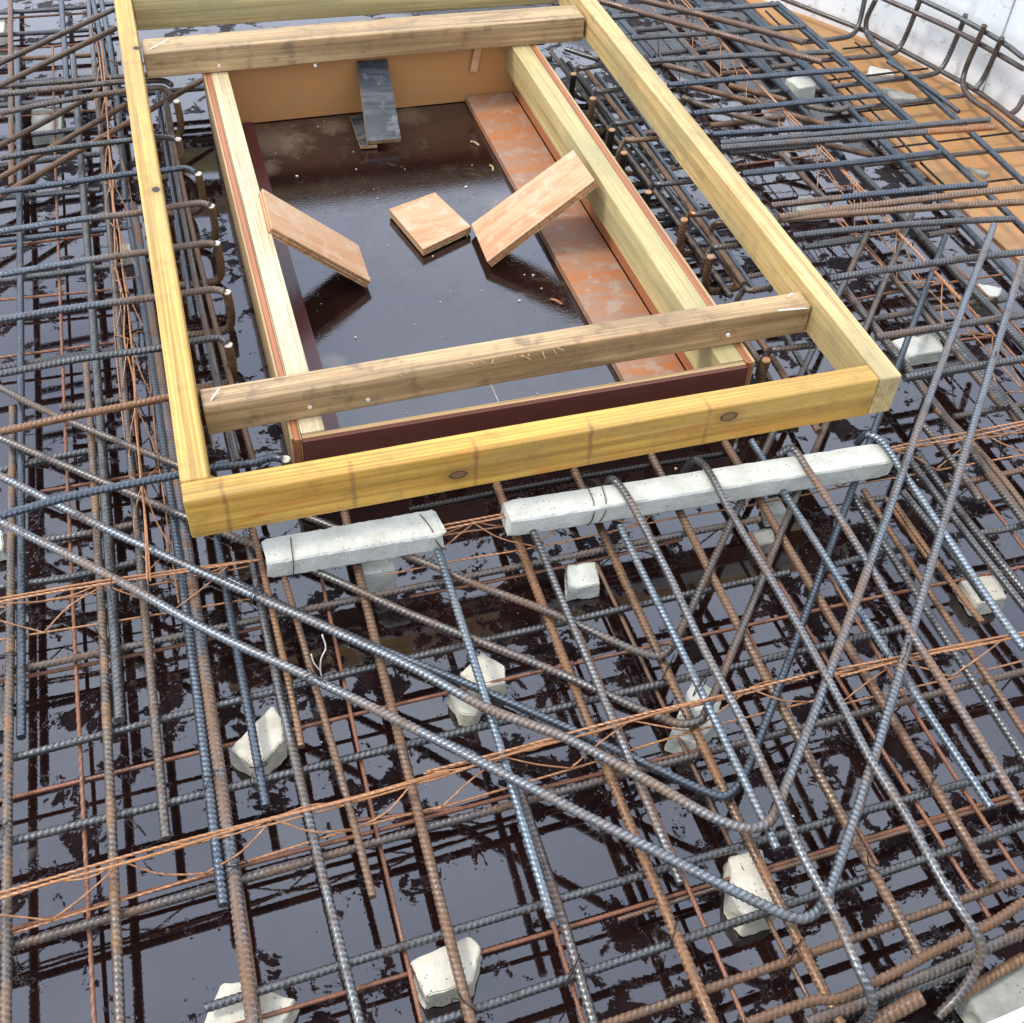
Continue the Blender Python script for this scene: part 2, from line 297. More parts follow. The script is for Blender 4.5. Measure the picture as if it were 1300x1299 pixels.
def tube(P, r, ns=10, step=.0022, rib=.16, pitch=.0095, curve=False, closed_caps=True):
    P = crom(P) if curve else np.asarray(P, float)
    X, s = resample(P, step)
    T = np.gradient(X, axis=0); T /= np.linalg.norm(T, axis=1)[:, None]
    if curve:
        q = X - X.mean(0); sv = np.linalg.svd(q[::max(1, len(q) // 60)], full_matrices=False)[2]; ref = sv[2]
        if np.abs(T @ ref).max() > .9: ref = np.array([0, 0, 1.])
    else: ref = np.array([0, 0, 1.]) if abs(T[0, 2]) < .9 else np.array([1., 0, 0])
    N = ref - (T @ ref)[:, None] * T; N /= np.linalg.norm(N, axis=1)[:, None]; Bn = np.cross(T, N)
    th = np.arange(ns) * 2 * np.pi / ns; rot = random.random() * 6.28
    R = np.full((len(X), ns), r)
    if rib > 0:
        tt = (th + rot) % (2 * np.pi); side = np.where(tt < np.pi, 1, -1); a = np.where(tt < np.pi, tt, 2 * np.pi - tt) / np.pi
        ph = s[:, None] / pitch + .95 * a[None, :] * side[None, :] + random.random()
        fr = np.abs((ph % 1) - .5) * 2
        pulse = np.clip((fr - .55) / .30, 0, 1); pulse = pulse * pulse * (3 - 2 * pulse)
        R = R * (1 - rib * .35 + rib * pulse * np.clip(np.sin(np.pi * a) * 1.6, 0, 1)[None, :] + .45 * rib * ((a < .06) | (a > .94))[None, :])
    V = X[:, None, :] + R[:, :, None] * (np.cos(th)[None, :, None] * N[:, None, :] + np.sin(th)[None, :, None] * Bn[:, None, :])
    RB = (np.clip((R - r) / (rib * r * .65), 0, 1) if rib > 0 else np.full(R.shape, .5))
    n = len(X); i = np.arange(n - 1)[:, None] * ns; j = np.arange(ns)[None, :]; j2 = (j + 1) % ns
    F = np.stack([i + j, i + j2, i + ns + j2, i + ns + j], 2).reshape(-1, 4)
    caps = np.array([np.arange(ns)[::-1], (n - 1) * ns + np.arange(ns)])
    uv = np.stack([np.repeat(s, ns), np.repeat(s / s[-1], ns)], 1)
    tube.rib = RB.ravel()
    return V.reshape(-1, 3), F, caps, uv, X, T
def bar_object(name, P, r, m, curve=False, parent=None, ribbed=True, far=False, ns=None, step=None):
    P = np.asarray(P, float); o0 = P[0].copy()
    if ribbed: V, F, caps, uv, X, T = tube(P - o0, r, ns or (8 if far else 12), step or (.0030 if far else 0.0017), .13, .0086 if r > .0045 else .006, curve)
    else: V, F, caps, uv, X, T = tube(P - o0, r, ns or 6, step or .012, 0, 1, curve)
    me = npmesh(name, V, [F, caps], [m], None, np.r_[np.ones(len(F), bool), np.zeros(2, bool)], uv)
    me.attributes.new('rib', 'FLOAT', 'POINT').data.foreach_set('value', tube.rib.astype(np.float32))
    return link(name, me, parent, o0), X + o0, T
def box_mesh(name, dims, m, bev=.003, seg=2, jitter=0.0, cuts=0, loc=(0, 0, 0)):
    bm = bmesh.new(); bmesh.ops.create_cube(bm, size=1)
    bmesh.ops.scale(bm, vec=dims, verts=bm.verts)
    if cuts:
        ax = max(range(3), key=lambda i: dims[i]); es = [e for e in bm.edges if abs((e.verts[0].co - e.verts[1].co)[ax]) > 1e-6]
        bmesh.ops.subdivide_edges(bm, edges=es, cuts=cuts, use_grid_fill=True)
    if bev: 
        es = [e for e in bm.edges if len(e.link_faces) == 2 and e.calc_face_angle(0) > .5]
        bmesh.ops.bevel(bm, geom=es, offset=bev, segments=seg, profile=.6, affect='EDGES')
    for v in bm.verts:
        if jitter: v.co += Vector((0, math.sin(v.co.x * 5 + 1), math.cos(v.co.x * 4))) * jitter + Vector((0, random.uniform(-1, 1), random.uniform(-1, 1))) * jitter * .25
        v.co += Vector(loc)
    me = bpy.data.meshes.new(name); bm.to_mesh(me); bm.free()
    for mm in (m if isinstance(m, (list, tuple)) else [m]): me.materials.append(mm)
    return me
def beam(name, a, b, width, height, m, parent, bev=.004, seg=3, jitter=.0006, cuts=10):
    """timber with its top centre line from a to b (x, y, ztop)"""
    a, b = Vector(a), Vector(b); d = b - a; L_ = d.length
    me = box_mesh(name, (L_, width, height), m, bev, seg, jitter, cuts)
    for p in me.polygons: p.use_smooth = False
    o = link(name, me, parent); o.location = (a + b) / 2 - Vector((0, 0, height / 2))
    o.rotation_euler = (0, -math.asin(d.z / L_), math.atan2(d.y, d.x))
    return o
def slab_from_quad(name, Q, th, m_top, m_edge, parent=None):
    """board whose top face has the four corners Q (counter-clockwise seen from above), thickness th below it"""
    Q = [Vector(q) for q in Q]; c = sum(Q, Vector()) / 4
    ex = (Q[1] - Q[0]).normalized(); nn = ex.cross(Q[3] - Q[0]).normalized(); ey = nn.cross(ex)
    Rm = Matrix((ex, ey, nn)).transposed()
    loc = [Rm.transposed() @ (q - c) for q in Q]
    bm = bmesh.new(); layers = 5
    rings = []
    for i in range(layers + 1):
        z = -th * i / layers; k_ = 1 + (random.uniform(-.004, .004) if 0 < i < layers else 0)
        rings.append([bm.verts.new((p.x * k_, p.y * k_, z)) for p in loc])
    bm.faces.new(rings[0]); bm.faces.new(rings[-1][::-1])
    for i in range(layers):
        for j in range(4):
            f = bm.faces.new((rings[i][j], rings[i + 1][j], rings[i + 1][(j + 1) % 4], rings[i][(j + 1) % 4])); f.material_index = 1 + i % 2
    bmesh.ops.recalc_face_normals(bm, faces=bm.faces)
    me = bpy.data.meshes.new(name); bm.to_mesh(me); bm.free()
    for mm in (m_top, m_edge, REDP): me.materials.append(mm)
    o = link(name, me, parent); o.matrix_world = Matrix.Translation(c) @ Rm.to_4x4(); return o
def rock(name, poly, z0, z1, m, rough=.004, taper=.92, parent=None):
    """chipped concrete lump on a footprint polygon"""
    P = [Vector((x, y)) for x, y in poly]; c = sum(P, Vector((0, 0))) / len(P)
    bm = bmesh.new(); lo = [bm.verts.new((p.x - c.x, p.y - c.y, 0)) for p in P]
    hi = [bm.verts.new(((p.x - c.x) * taper, (p.y - c.y) * taper, (z1 - z0) * random.uniform(.92, 1.06))) for p in P]
    bm.faces.new(lo[::-1]); bm.faces.new(hi)
    for j in range(len(P)): bm.faces.new((lo[j], lo[(j + 1) % len(P)], hi[(j + 1) % len(P)], hi[j]))
    bmesh.ops.recalc_face_normals(bm, faces=bm.faces)
    bmesh.ops.bevel(bm, geom=[e for e in bm.edges if e.calc_face_angle(0) > .5], offset=.0018, segments=2, affect='EDGES')
    bmesh.ops.triangulate(bm, faces=bm.faces)
    for _ in range(3):
        es = [e for e in bm.edges if e.calc_length() > .006]
        if es: bmesh.ops.subdivide_edges(bm, edges=es, cuts=1, use_grid_fill=False); bmesh.ops.triangulate(bm, faces=[f for f in bm.faces if len(f.verts) > 3])
    off = Vector((random.uniform(0, 9), random.uniform(0, 9), 0))
    for v in bm.verts:
        q = v.co + off; v.co += noise.noise_vector(q * 55) * rough * .5 + noise.noise_vector(q * 190) * rough * .28
        e = noise.noise(q * 38); 
        if e > .28: v.co *= 1 - (e - .28) * .18
    me = bpy.data.meshes.new(name); bm.to_mesh(me); bm.free(); me.materials.append(m)
    me.polygons.foreach_set('use_smooth', np.ones(len(me.polygons), bool)); me.set_sharp_from_angle(angle=.6)
    return link(name, me, parent, (c.x, c.y, z0))

# every bar: kind, label, steel, radius, bent, group, sawn face, points in millimetres (x, y, z above the deck)
BARS = [
('reinforcing_bar','grey ribbed cross bar nearest the bottom left corner, over the broken concrete block','gs',0.0062,1,'cross bars of the bottom layer',None,[(-73,-691,53),(131,-683,53),(335,-677,53),(539,-673,53),(743,-670,53),(947,-668,53),(1371,-668,53)]),
('reinforcing_bar','dark ribbed cross bar passing just under the lowest hairpin bend','gs',0.0062,1,'cross bars of the bottom layer',None,[(-30,-797,53),(340,-782,53),(491,-776,53),(641,-770,53),(792,-764,53),(942,-758,53),(1313,-741,53)]),
('reinforcing_bar','rusty ribbed cross bar along the bottom edge right of centre','br',0.0062,1,'cross bars of the bottom layer',None,[(201,-856,53),(525,-844,53),(629,-840,53),(733,-836,53),(838,-832,53),(942,-827,53),(1266,-811,53)]),
('reinforcing_bar','grey ribbed cross bar at lower left crossing in front of the pale diamond block','gs',0.0062,1,'cross bars of the bottom layer',None,[(-518,-394,53),(-64,-388,53),(171,-385,53),(406,-383,53),(641,-381,53),(876,-381,53),(1111,-381,53)]),
('reinforcing_bar','brown topped cross bar at lower left with water beads beneath it','rb',0.0062,1,'cross bars of the bottom layer',None,[(-518,-554,53),(-40,-534,53),(219,-526,53),(477,-520,53),(736,-516,53),(995,-514,53),(1473,-512,53)]),
('reinforcing_bar','ribbed cross bar with silver ribs behind the pale diamond block at left','gs',0.0062,1,'cross bars of the bottom layer',None,[(-516,-266,53),(-84,-244,53),(128,-236,53),(340,-229,53),(552,-225,53),(764,-222,53),(976,-222,53)]),
('reinforcing_bar','rust edged cross bar at left under the wire girder and leaning bars','rb',0.0062,1,'cross bars of the bottom layer',None,[(-497,-96,53),(-67,-92,53),(142,-90,53),(352,-89,53),(562,-89,53),(772,-90,53),(982,-92,53)]),
('reinforcing_bar','cross bar at left lying just above the wire girder chords','gs',0.0062,1,'cross bars of the bottom layer',None,[(-495,98,53),(-247,81,53),(-219,80,53),(-191,80,53),(-162,81,53),(-134,83,53),(-105,85,53)]),
('reinforcing_bar','wet black cross bar directly behind the short concrete spacer','dk',0.0062,1,'cross bars of the bottom layer',None,[(372,89,53),(480,91,53),(588,92,53),(696,91,53),(803,89,53),(911,86,53),(1019,81,53)]),
('reinforcing_bar','short knurled cross bar at left below the tied diagonal','rb',0.0069,1,'cross bars of the bottom layer',None,[(-255,176,53),(-229,175,53),(-203,174,53),(-177,173,53),(-151,173,53),(-125,174,53),(-99,175,53)]),
('reinforcing_bar','cross bar at left crossing behind the upper leaning bar','gs',0.0069,1,'cross bars of the bottom layer',None,[(-494,346,53),(-248,381,53),(-220,383,53),(-192,384,53),(-164,385,53),(-136,384,53),(-108,382,53)]),
('reinforcing_bar','cross bar at left just under the orange rusty bar','rb',0.0069,1,'cross bars of the bottom layer',None,[(-217,521,53),(-195,520,53),(-173,518,53),(-151,518,53),(-129,518,53),(-107,519,53),(-85,520,53)]),
('reinforcing_bar','cross bar at left lying close behind the fourth top bar from the frame corner','gs',0.0069,1,'cross bars of the bottom layer',None,[(-548,663,53),(-288,676,53),(-249,677,53),(-209,678,53),(-170,679,53),(-130,679,53),(-90,679,53)]),
('reinforcing_bar','pale cross bar at left beside the third top bar with a white streak','gs',0.0069,1,'cross bars of the bottom layer',None,[(-550,975,53),(-278,980,53),(-225,980,53),(-172,980,53),(-120,980,53),(-67,980,53),(-14,980,53)]),
('reinforcing_bar','cross bar at left with blue ribs above a thin red wire','bs',0.0069,1,'cross bars of the bottom layer',None,[(-552,1146,53),(-280,1136,53),(-228,1135,53),(-176,1134,53),(-124,1133,53),(-73,1132,53),(-21,1132,53)]),
('reinforcing_bar','cross bar at upper left level with the knot hole in the left rail','gs',0.0069,0,'cross bars of the bottom layer',None,[(-497,1335,53),(-104,1310,53)]),
('reinforcing_bar','cross bar at upper left in front of the dusty grey block','gs',0.0069,0,'cross bars of the bottom layer',None,[(-260,1617,53),(-81,1624,53)]),
('reinforcing_bar','cross bar at upper left with silver ribs behind the two top bars','gs',0.0069,1,'cross bars of the bottom layer',None,[(-506,1927,53),(-243,1915,53),(-200,1913,53),(-157,1912,53),(-115,1910,53),(-72,1909,53),(-29,1907,53)]),
('reinforcing_bar','rust topped cross bar near the top left corner','br',0.0069,1,'cross bars of the bottom layer',None,[(-504,2082,53),(-242,2058,53),(-199,2053,53),(-156,2049,53),(-113,2046,53),(-69,2044,53),(-26,2042,53)]),
('reinforcing_bar','upper of the two grey cross bars in the top left corner','gs',0.0069,1,'cross bars of the bottom layer',None,[(-561,2405,53),(-288,2380,53),(-233,2377,53),(-179,2376,53),(-125,2377,53),(-70,2380,53),(-16,2384,53)]),
('reinforcing_bar','lower of the two grey cross bars in the top left corner','gs',0.0069,1,'cross bars of the bottom layer',None,[(-560,2246,53),(-288,2225,53),(-236,2221,53),(-183,2218,53),(-131,2215,53),(-78,2213,53),(-25,2210,53)]),
('reinforcing_bar','pale grey bent cross bar in the gap right of the long concrete spacer','rb',0.0062,0,'cross bars of the bottom layer',None,[(1173,-98,53),(1233,-101,53)]),
('reinforcing_bar','cross bar at right below the long spacer, ending beside a pale block','gs',0.0062,1,'cross bars of the bottom layer',None,[(1060,-226,53),(1089,-225,53),(1118,-224,53),(1147,-224,53),(1177,-224,53),(1206,-225,53),(1235,-227,53)]),
('reinforcing_bar','cross bar at right edge crossing a row of three thick bars','br',0.0062,1,'cross bars of the bottom layer',None,[(1354,-103,53),(1384,-103,53),(1414,-103,53),(1445,-103,53),(1475,-102,53),(1505,-102,53),(1755,-85,53)]),
('reinforcing_bar','short cross bar at right edge over two thick bars, near a looped wire','gs',0.0062,1,'cross bars of the bottom layer',None,[(1306,-219,53),(1329,-222,53),(1353,-225,53),(1377,-227,53),(1400,-229,53),(1424,-229,53),(1668,-229,53)]),
('reinforcing_bar','cross bar at right crossing above the big pale block by the frame','rb',0.0069,1,'cross bars of the bottom layer',None,[(1486,399,53),(1551,400,53),(1615,400,53),(1680,400,53),(1744,399,53),(1808,398,53),(2093,389,53)]),
('reinforcing_bar','cross bar at right edge of the floor running above the two crossing legs','rb',0.0062,0,'cross bars of the bottom layer',None,[(1484,68,53),(1824,62,53)]),
('reinforcing_bar','dark cross bar right of the frame, below the smooth top bar','gs',0.0069,1,'cross bars of the bottom layer',None,[(1507,695,53),(1561,698,53),(1615,700,53),(1669,700,53),(1722,698,53),(1776,694,53),(1830,688,53)]),
('reinforcing_bar','dark cross bar lying over the tan boards beneath the orange tipped pair','rb',0.0069,1,'cross bars of the bottom layer',None,[(1780,1003,53),(1863,1001,53),(1945,999,53),(2028,997,53),(2111,994,53),(2193,990,53),(2496,975,53)]),
('rim_bar','rust brown rim bar following the curved slab edge, upper one','br',0.0068,1,'rim bars along the curved slab edge',None,[(575,-902,75),(671,-900,75),(702,-906,75),(737,-903,75),(794,-896,75),(841,-888,75),(911,-879,75),(957,-872,75),(1010,-859,75)]),
('rim_bar','grey brown rim bar following the curved slab edge, middle one','rb',0.0076,1,'rim bars along the curved slab edge',None,[(650,-921,70),(732,-918,70),(786,-913,70),(855,-907,70),(906,-902,70),(989,-894,70)]),
('rim_bar','dull grey rim bar lying lowest along the curved slab edge','gs',0.0068,1,'rim bars along the curved slab edge',None,[(671,-920,60),(737,-920,60),(810,-918,60),(893,-914,60)]),
('rim_bar','orange rusted rim bar closest to the white edge formwork','or',0.0072,1,'rim bars along the curved slab edge',None,[(865,-940,45),(928,-928,45),(984,-918,45)]),
('sawn_bar_stub','thick sawn off bar with orange cut face at the bottom right rim','br',0.0108,0,'',None,[(527,-964,-15),(802,-936,85)]),
('reinforcing_bar','rusty orange edged bar standing furthest left, running to the bottom edge','or2',0.007,1,'lengthwise bars of the bottom layer',None,[(-300,526,67),(-301,331,67),(-302,136,67),(-303,-59,67),(-305,-253,67),(-306,-448,67),(-306,-863,67)]),
('reinforcing_bar','blue grey bar at far left whose rusty cut end stops above a cross bar','bs',0.0073,1,'lengthwise bars of the bottom layer',None,[(-290,2075,67),(-287,1690,67),(-286,1306,67),(-285,921,67),(-285,537,67),(-286,153,67),(-287,-232,67)]),
('reinforcing_bar','rust pink bar in the top left corner','br',0.008,0,'lengthwise bars of the bottom layer',None,[(-311,2656,67),(-303,1349,67)]),
('reinforcing_bar','grey smooth bar ending near the top bars at upper left','bs',0.0077,0,'lengthwise bars of the bottom layer',None,[(-164,2627,67),(-163,1781,67)]),
('reinforcing_bar','coarse ribbed grey bar at left with dark sawn end facing the camera','gs',0.0085,1,'lengthwise bars of the bottom layer',None,[(-143,2014,67),(-142,1639,67),(-142,1263,67),(-142,888,67),(-143,512,67),(-145,137,67),(-147,-239,67)]),
('reinforcing_bar','black and orange beaded bar fourth from the left at the bottom edge','or2',0.007,1,'lengthwise bars of the bottom layer',None,[(-162,628,67),(-161,409,67),(-162,191,67),(-163,-27,67),(-166,-246,67),(-169,-464,67),(-177,-902,67)]),
('reinforcing_bar','half rusted bar passing behind the wire girder beside the left rail','rb',0.0073,1,'lengthwise bars of the bottom layer',None,[(-85,2611,67),(-88,1918,67),(-90,1444,67),(-92,970,67),(-94,496,67),(-96,22,67),(-98,-452,67)]),
('reinforcing_bar','blue bar left of the wire girder, ending over the brown topped cross bar','bs',0.0076,1,'lengthwise bars of the bottom layer',None,[(-46,1205,67),(-41,909,67),(-36,614,67),(-34,318,67),(-32,23,67),(-32,-273,67),(-33,-569,67)]),
('reinforcing_bar','thick brown bar with blue lower half running to the bottom edge left of centre','mix',0.0092,1,'lengthwise bars of the bottom layer',None,[(-34,1202,67),(-27,880,67),(-22,559,67),(-18,238,67),(-16,-84,67),(-15,-405,67),(-17,-946,67)]),
('reinforcing_bar','dark bar beside the left rail disappearing behind it at upper left','bs',0.0076,1,'lengthwise bars of the bottom layer',None,[(-57,2605,67),(-44,2190,67),(-41,1996,67),(-40,1802,67),(-41,1607,67),(-44,1413,67),(-49,1219,67)]),
('reinforcing_bar','grey blue bar with sawn end over the pale diamond block','bs',0.0068,1,'lengthwise bars of the bottom layer',None,[(34,96,67),(35,7,67),(36,-82,67),(37,-172,67),(39,-261,67),(40,-350,67),(42,-439,67)]),
('reinforcing_bar','ribbed bar with bright diagonal ribs reaching the bottom edge, second from the brown one','rbs',0.0068,1,'lengthwise bars of the bottom layer',None,[(85,97,67),(86,-47,67),(88,-191,67),(92,-334,67),(97,-478,67),(103,-622,67),(121,-985,67)]),
('plain_rod','plain brown rod beside a ribbed bar, cut off above a grey cross bar','or',0.0054,1,'lengthwise bars of the bottom layer',None,[(96,82,84),(99,8,84),(101,-67,84),(103,-142,84),(105,-217,84),(106,-291,84),(106,-366,84)]),
('plain_rod','slender rusty rod cut off in the open water left of centre','br',0.0054,1,'lengthwise bars of the bottom layer',None,[(131,-40,84),(137,-136,84),(142,-233,84),(147,-329,84),(152,-426,84),(156,-523,84),(159,-619,84)]),
('reinforcing_bar','thick brown ribbed bar running over the bottom centre concrete block','br',0.0076,1,'lengthwise bars of the bottom layer',None,[(257,100,67),(254,-51,67),(251,-201,67),(249,-352,67),(247,-503,67),(245,-654,67),(243,-985,67)]),
('reinforcing_bar','light blue flat looking bar, cut square above the lower cross bars','sky',0.0066,1,'blue lengthwise bars',None,[(390,-55,94),(389,-165,94),(388,-275,94),(386,-385,94),(383,-496,94),(380,-606,94),(377,-716,94)]),
('reinforcing_bar','brown bar emerging under the cut end of the light blue bar','rb',0.007,1,'lengthwise bars of the bottom layer',None,[(385,-985,67),(394,-788,67),(396,-729,67),(397,-670,67),(397,-610,67),(397,-551,67),(397,-492,67)]),
('reinforcing_bar','bright orange rusted coarse bar leaving the left end of the long spacer','or',0.0076,1,'lengthwise bars of the bottom layer',None,[(538,100,67),(535,-64,67),(533,-228,67),(532,-392,67),(532,-557,67),(534,-721,67),(539,-985,67)]),
('reinforcing_bar','grey bar right beside the bright orange one, ending over a cross bar','gs2',0.0064,1,'blue lengthwise bars',None,[(558,27,94),(559,-97,94),(559,-221,94),(560,-345,94),(560,-468,94),(560,-592,94),(560,-716,94)]),
('reinforcing_bar','pale blue bar under the long spacer with end below the third bend','sky',0.0064,1,'blue lengthwise bars',None,[(708,-81,97),(708,-185,97),(709,-290,97),(709,-394,97),(708,-498,97),(708,-603,97),(707,-707,97)]),
('reinforcing_bar','coarse orange and brown bar under the bends of the hairpins','or3',0.0074,1,'lengthwise bars of the bottom layer',None,[(688,100,67),(686,-65,67),(684,-229,67),(684,-394,67),(685,-559,67),(687,-723,67),(694,-985,67)]),
('reinforcing_bar','brown bar from below the spacer to the curved rim bars','br',0.0074,1,'lengthwise bars of the bottom layer',None,[(843,100,67),(838,-64,67),(834,-228,67),(832,-392,67),(832,-556,67),(834,-720,67),(837,-884,67)]),
('reinforcing_bar','brown bar with glowing orange tip by the curved rim','br',0.0074,1,'lengthwise bars of the bottom layer',None,[(994,98,67),(993,-56,67),(991,-209,67),(990,-363,67),(990,-516,67),(990,-670,67),(990,-823,67)]),
('reinforcing_bar','bluish bar crossed by both tall leaning legs, ending in clear water at right','sky',0.0064,1,'blue lengthwise bars',None,[(1028,65,94),(1027,-68,94),(1027,-200,94),(1027,-333,94),(1029,-465,94),(1032,-598,94),(1035,-730,94)]),
('reinforcing_bar','grey bar with white ribs right of the bluish bar, leaving the right edge','gs',0.007,1,'lengthwise bars of the bottom layer',None,[(1166,-94,67),(1163,-189,67),(1160,-283,67),(1157,-378,67),(1154,-473,67),(1152,-567,67),(1142,-882,67)]),
('reinforcing_bar','slim brown bar leaving the right edge below the looped girder wires','br',0.0058,1,'lengthwise bars of the bottom layer',None,[(1193,-84,67),(1189,-173,67),(1185,-262,67),(1182,-351,67),(1180,-440,67),(1179,-529,67),(1172,-838,67)]),
('plain_rod','orange rod with cut end at right, doubled by a second rod','or',0.0054,1,'pair of orange rods at right',None,[(1217,-147,86),(1216,-193,86),(1215,-240,86),(1215,-286,86),(1216,-333,86),(1217,-379,86),(1219,-426,86)]),
('plain_rod','shorter ribbed orange rod alongside the doubled rod at right','or',0.0047,0,'pair of orange rods at right',None,[(1213,-127,80),(1211,-273,80)]),
('reinforcing_bar','thick grey bar at right passing under the crossing of bar and leg','gs',0.007,1,'lengthwise bars of the bottom layer',None,[(1319,-43,67),(1319,-103,67),(1319,-164,67),(1319,-225,67),(1320,-285,67),(1321,-346,67),(1330,-627,67)]),
('reinforcing_bar','dark thick bar at right, parallel neighbour above the grey one','gs',0.0072,1,'lengthwise bars of the bottom layer',None,[(1344,-22,67),(1342,-80,67),(1341,-139,67),(1340,-198,67),(1341,-256,67),(1342,-315,67),(1351,-594,67)]),
('reinforcing_bar','short brown bar at right with rounded end beside black scribbled wire','rb',0.0072,1,'lengthwise bars of the bottom layer',None,[(1386,36,80),(1387,1,80),(1387,-34,80),(1386,-69,80),(1385,-104,80),(1383,-139,80),(1380,-174,80)]),
('reinforcing_bar','thick brown bar of the close pair leaving the right edge','rb',0.0085,1,'lengthwise bars of the bottom layer',None,[(1464,484,67),(1462,366,67),(1460,248,67),(1456,130,67),(1452,12,67),(1448,-106,67),(1434,-444,67)]),
('reinforcing_bar','rustier twin of the close pair leaving the right edge','br',0.007,1,'lengthwise bars of the bottom layer',None,[(1449,83,67),(1457,37,67),(1462,-10,67),(1465,-58,67),(1466,-105,67),(1465,-152,67),(1448,-419,67)]),
('reinforcing_bar','boldly ribbed dark bar crossing under the leaning leg near the white wedge','gs',0.0083,1,'lengthwise bars of the bottom layer',None,[(1753,989,67),(1753,862,67),(1752,735,67),(1751,608,67),(1751,481,67),(1752,354,67),(1752,7,67)]),
('reinforcing_bar','long steel blue bar bordering the tan boards from the top edge','sb',0.008,1,'lengthwise bars of the bottom layer',None,[(1891,2225,67),(1895,1738,67),(1894,1471,67),(1891,1204,67),(1886,938,67),(1879,671,67),(1863,184,67)]),
('reinforcing_bar','steel blue bar over the middle of the tan boards, hooked at its top end','sb',0.0085,1,'lengthwise bars of the bottom layer',None,[(1995,1938,75),(2005,1717,75),(2011,1496,75),(2015,1275,75),(2015,1054,75),(2013,833,75),(2001,391,75)]),
('reinforcing_bar','steel blue bar nearest the frame running from the top edge past pale rubble','sb',0.0078,1,'lengthwise bars of the bottom layer',None,[(1755,2248,67),(1771,1861,67),(1774,1694,67),(1772,1528,67),(1767,1361,67),(1758,1194,67),(1744,1027,67)]),
('reinforcing_bar','orange tinted flat bar in the tangle at top right','or',0.0078,1,'lengthwise bars of the bottom layer',None,[(1601,1883,67),(1599,1821,67),(1599,1758,67),(1600,1696,67),(1602,1633,67),(1605,1571,67),(1609,1508,67)]),
('reinforcing_bar','upper blue grey bar squeezed against the right rail near the top','sb',0.0071,1,'lengthwise bars of the bottom layer',None,[(1457,2017,67),(1460,1959,67),(1463,1901,67),(1466,1843,67),(1468,1785,67),(1469,1728,67),(1470,1670,67)]),
('reinforcing_bar','steel bar pair member over the tan boards next to the white wall','sb',0.0083,1,'lengthwise bars of the bottom layer',None,[(2178,1636,60),(2176,1501,60),(2174,1366,60),(2170,1231,60),(2167,1096,60),(2162,961,60),(2149,606,60)]),
('reinforcing_bar','second steel bar over the tan boards, tight against its neighbour by the white wall','sb',0.0065,1,'lengthwise bars of the bottom layer',None,[(2143,1497,72),(2154,1444,72),(2163,1391,72),(2170,1337,72),(2176,1283,72),(2180,1229,72),(2182,1175,72)]),
('reinforcing_bar','dark rib bar right of the frame running under three top bars','gs',0.0078,1,'lengthwise bars of the bottom layer',None,[(1619,528,67),(1617,448,67),(1615,368,67),(1613,288,67),(1610,208,67),(1608,128,67),(1601,-172,67)]),
('reinforcing_bar','dark doubled bar right of the frame beside the rib bar','rb',0.0071,1,'lengthwise bars of the bottom layer',None,[(1597,539,67),(1596,459,67),(1594,378,67),(1592,297,67),(1589,216,67),(1586,135,67),(1583,54,67)]),
('reinforcing_bar','rusty flat bar by the right rail in the upper tangle','rb',0.0071,0,'lengthwise bars of the bottom layer',None,[(1589,1111,67),(1603,855,67)]),
('hairpin_bar','topmost hairpin bar, bent close under the long spacer','rb',0.0066,1,'long hairpin bars laid across the corner',None,[(-319,573,83),(-242,488,83),(-15,276,83),(227,57,83),(380,-80,83),(430,-129,83),(538,-223,83),(647,-332,83),(678,-350,83),(697,-342,83),(738,-300,76),(911,-108,78),(1597,647,100)]),
('hairpin_bar','second hairpin bar, orange bend beside a pale block','rb',0.0066,1,'long hairpin bars laid across the corner',None,[(-318,426,83),(-18,148,83),(185,-39,83),(321,-171,83),(497,-325,83),(633,-455,83),(663,-476,83),(692,-477,83),(711,-461,83),(1027,-108,76),(1421,334,85),(1744,696,100)]),
('hairpin_bar','third hairpin bar, dark blue leg tucked behind a brown one','bs',0.0066,1,'long hairpin bars laid across the corner',None,[(42,-19,85),(178,-155,85),(381,-335,85),(566,-509,85),(648,-590,85),(670,-606,85),(692,-602,85),(710,-589,85),(1033,-233,80),(1480,266,88),(1765,586,105)]),
('hairpin_bar','fourth hairpin bar, brown leg rising to a grey leg through the right edge','mix2',0.0072,1,'long hairpin bars laid across the corner',None,[(-309,292,112),(-128,107,112),(287,-287,112),(378,-388,112),(479,-472,112),(569,-569,112),(637,-648,113),(675,-674,113),(707,-673,114),(756,-627,115),(1072,-292,137),(1353,14,159),(1824,515,170)]),
('hairpin_bar','lowest hairpin bar, silver blue ribs and rusty underside, bent at bottom right','mix2',0.0074,1,'long hairpin bars laid across the corner',None,[(-308,179,112),(-138,10,112),(-4,-135,112),(150,-280,112),(319,-448,112),(495,-627,112),(641,-774,112),(669,-799,112),(687,-810,112),(713,-807,112),(814,-712,113),(1267,-216,136),(1801,372,175)]),
('hooked_bar','hooked bar draped over the left part of the long spacer, dipping at the rim','gs2',0.0066,1,'hooked bars draped over the long concrete spacer',None,[(719,17,100),(718,-3,135),(725,-27,137),(734,-200,130),(731,-378,128),(733,-543,128),(725,-682,130),(722,-741,130),(725,-810,130),(723,-893,125),(728,-924,110),(730,-935,85),(724,-939,60)]),
('hooked_bar','hooked bar with brown shoulder over the middle of the spacer, dipping at the rim','gs2',0.0066,1,'hooked bars draped over the long concrete spacer',None,[(873,23,90),(880,11,130),(887,-12,140),(889,-134,135),(894,-356,130),(890,-522,130),(885,-632,130),(889,-726,130),(886,-828,130),(895,-892,120),(899,-908,105),(891,-923,80),(865,-940,50),(835,-951,30)]),
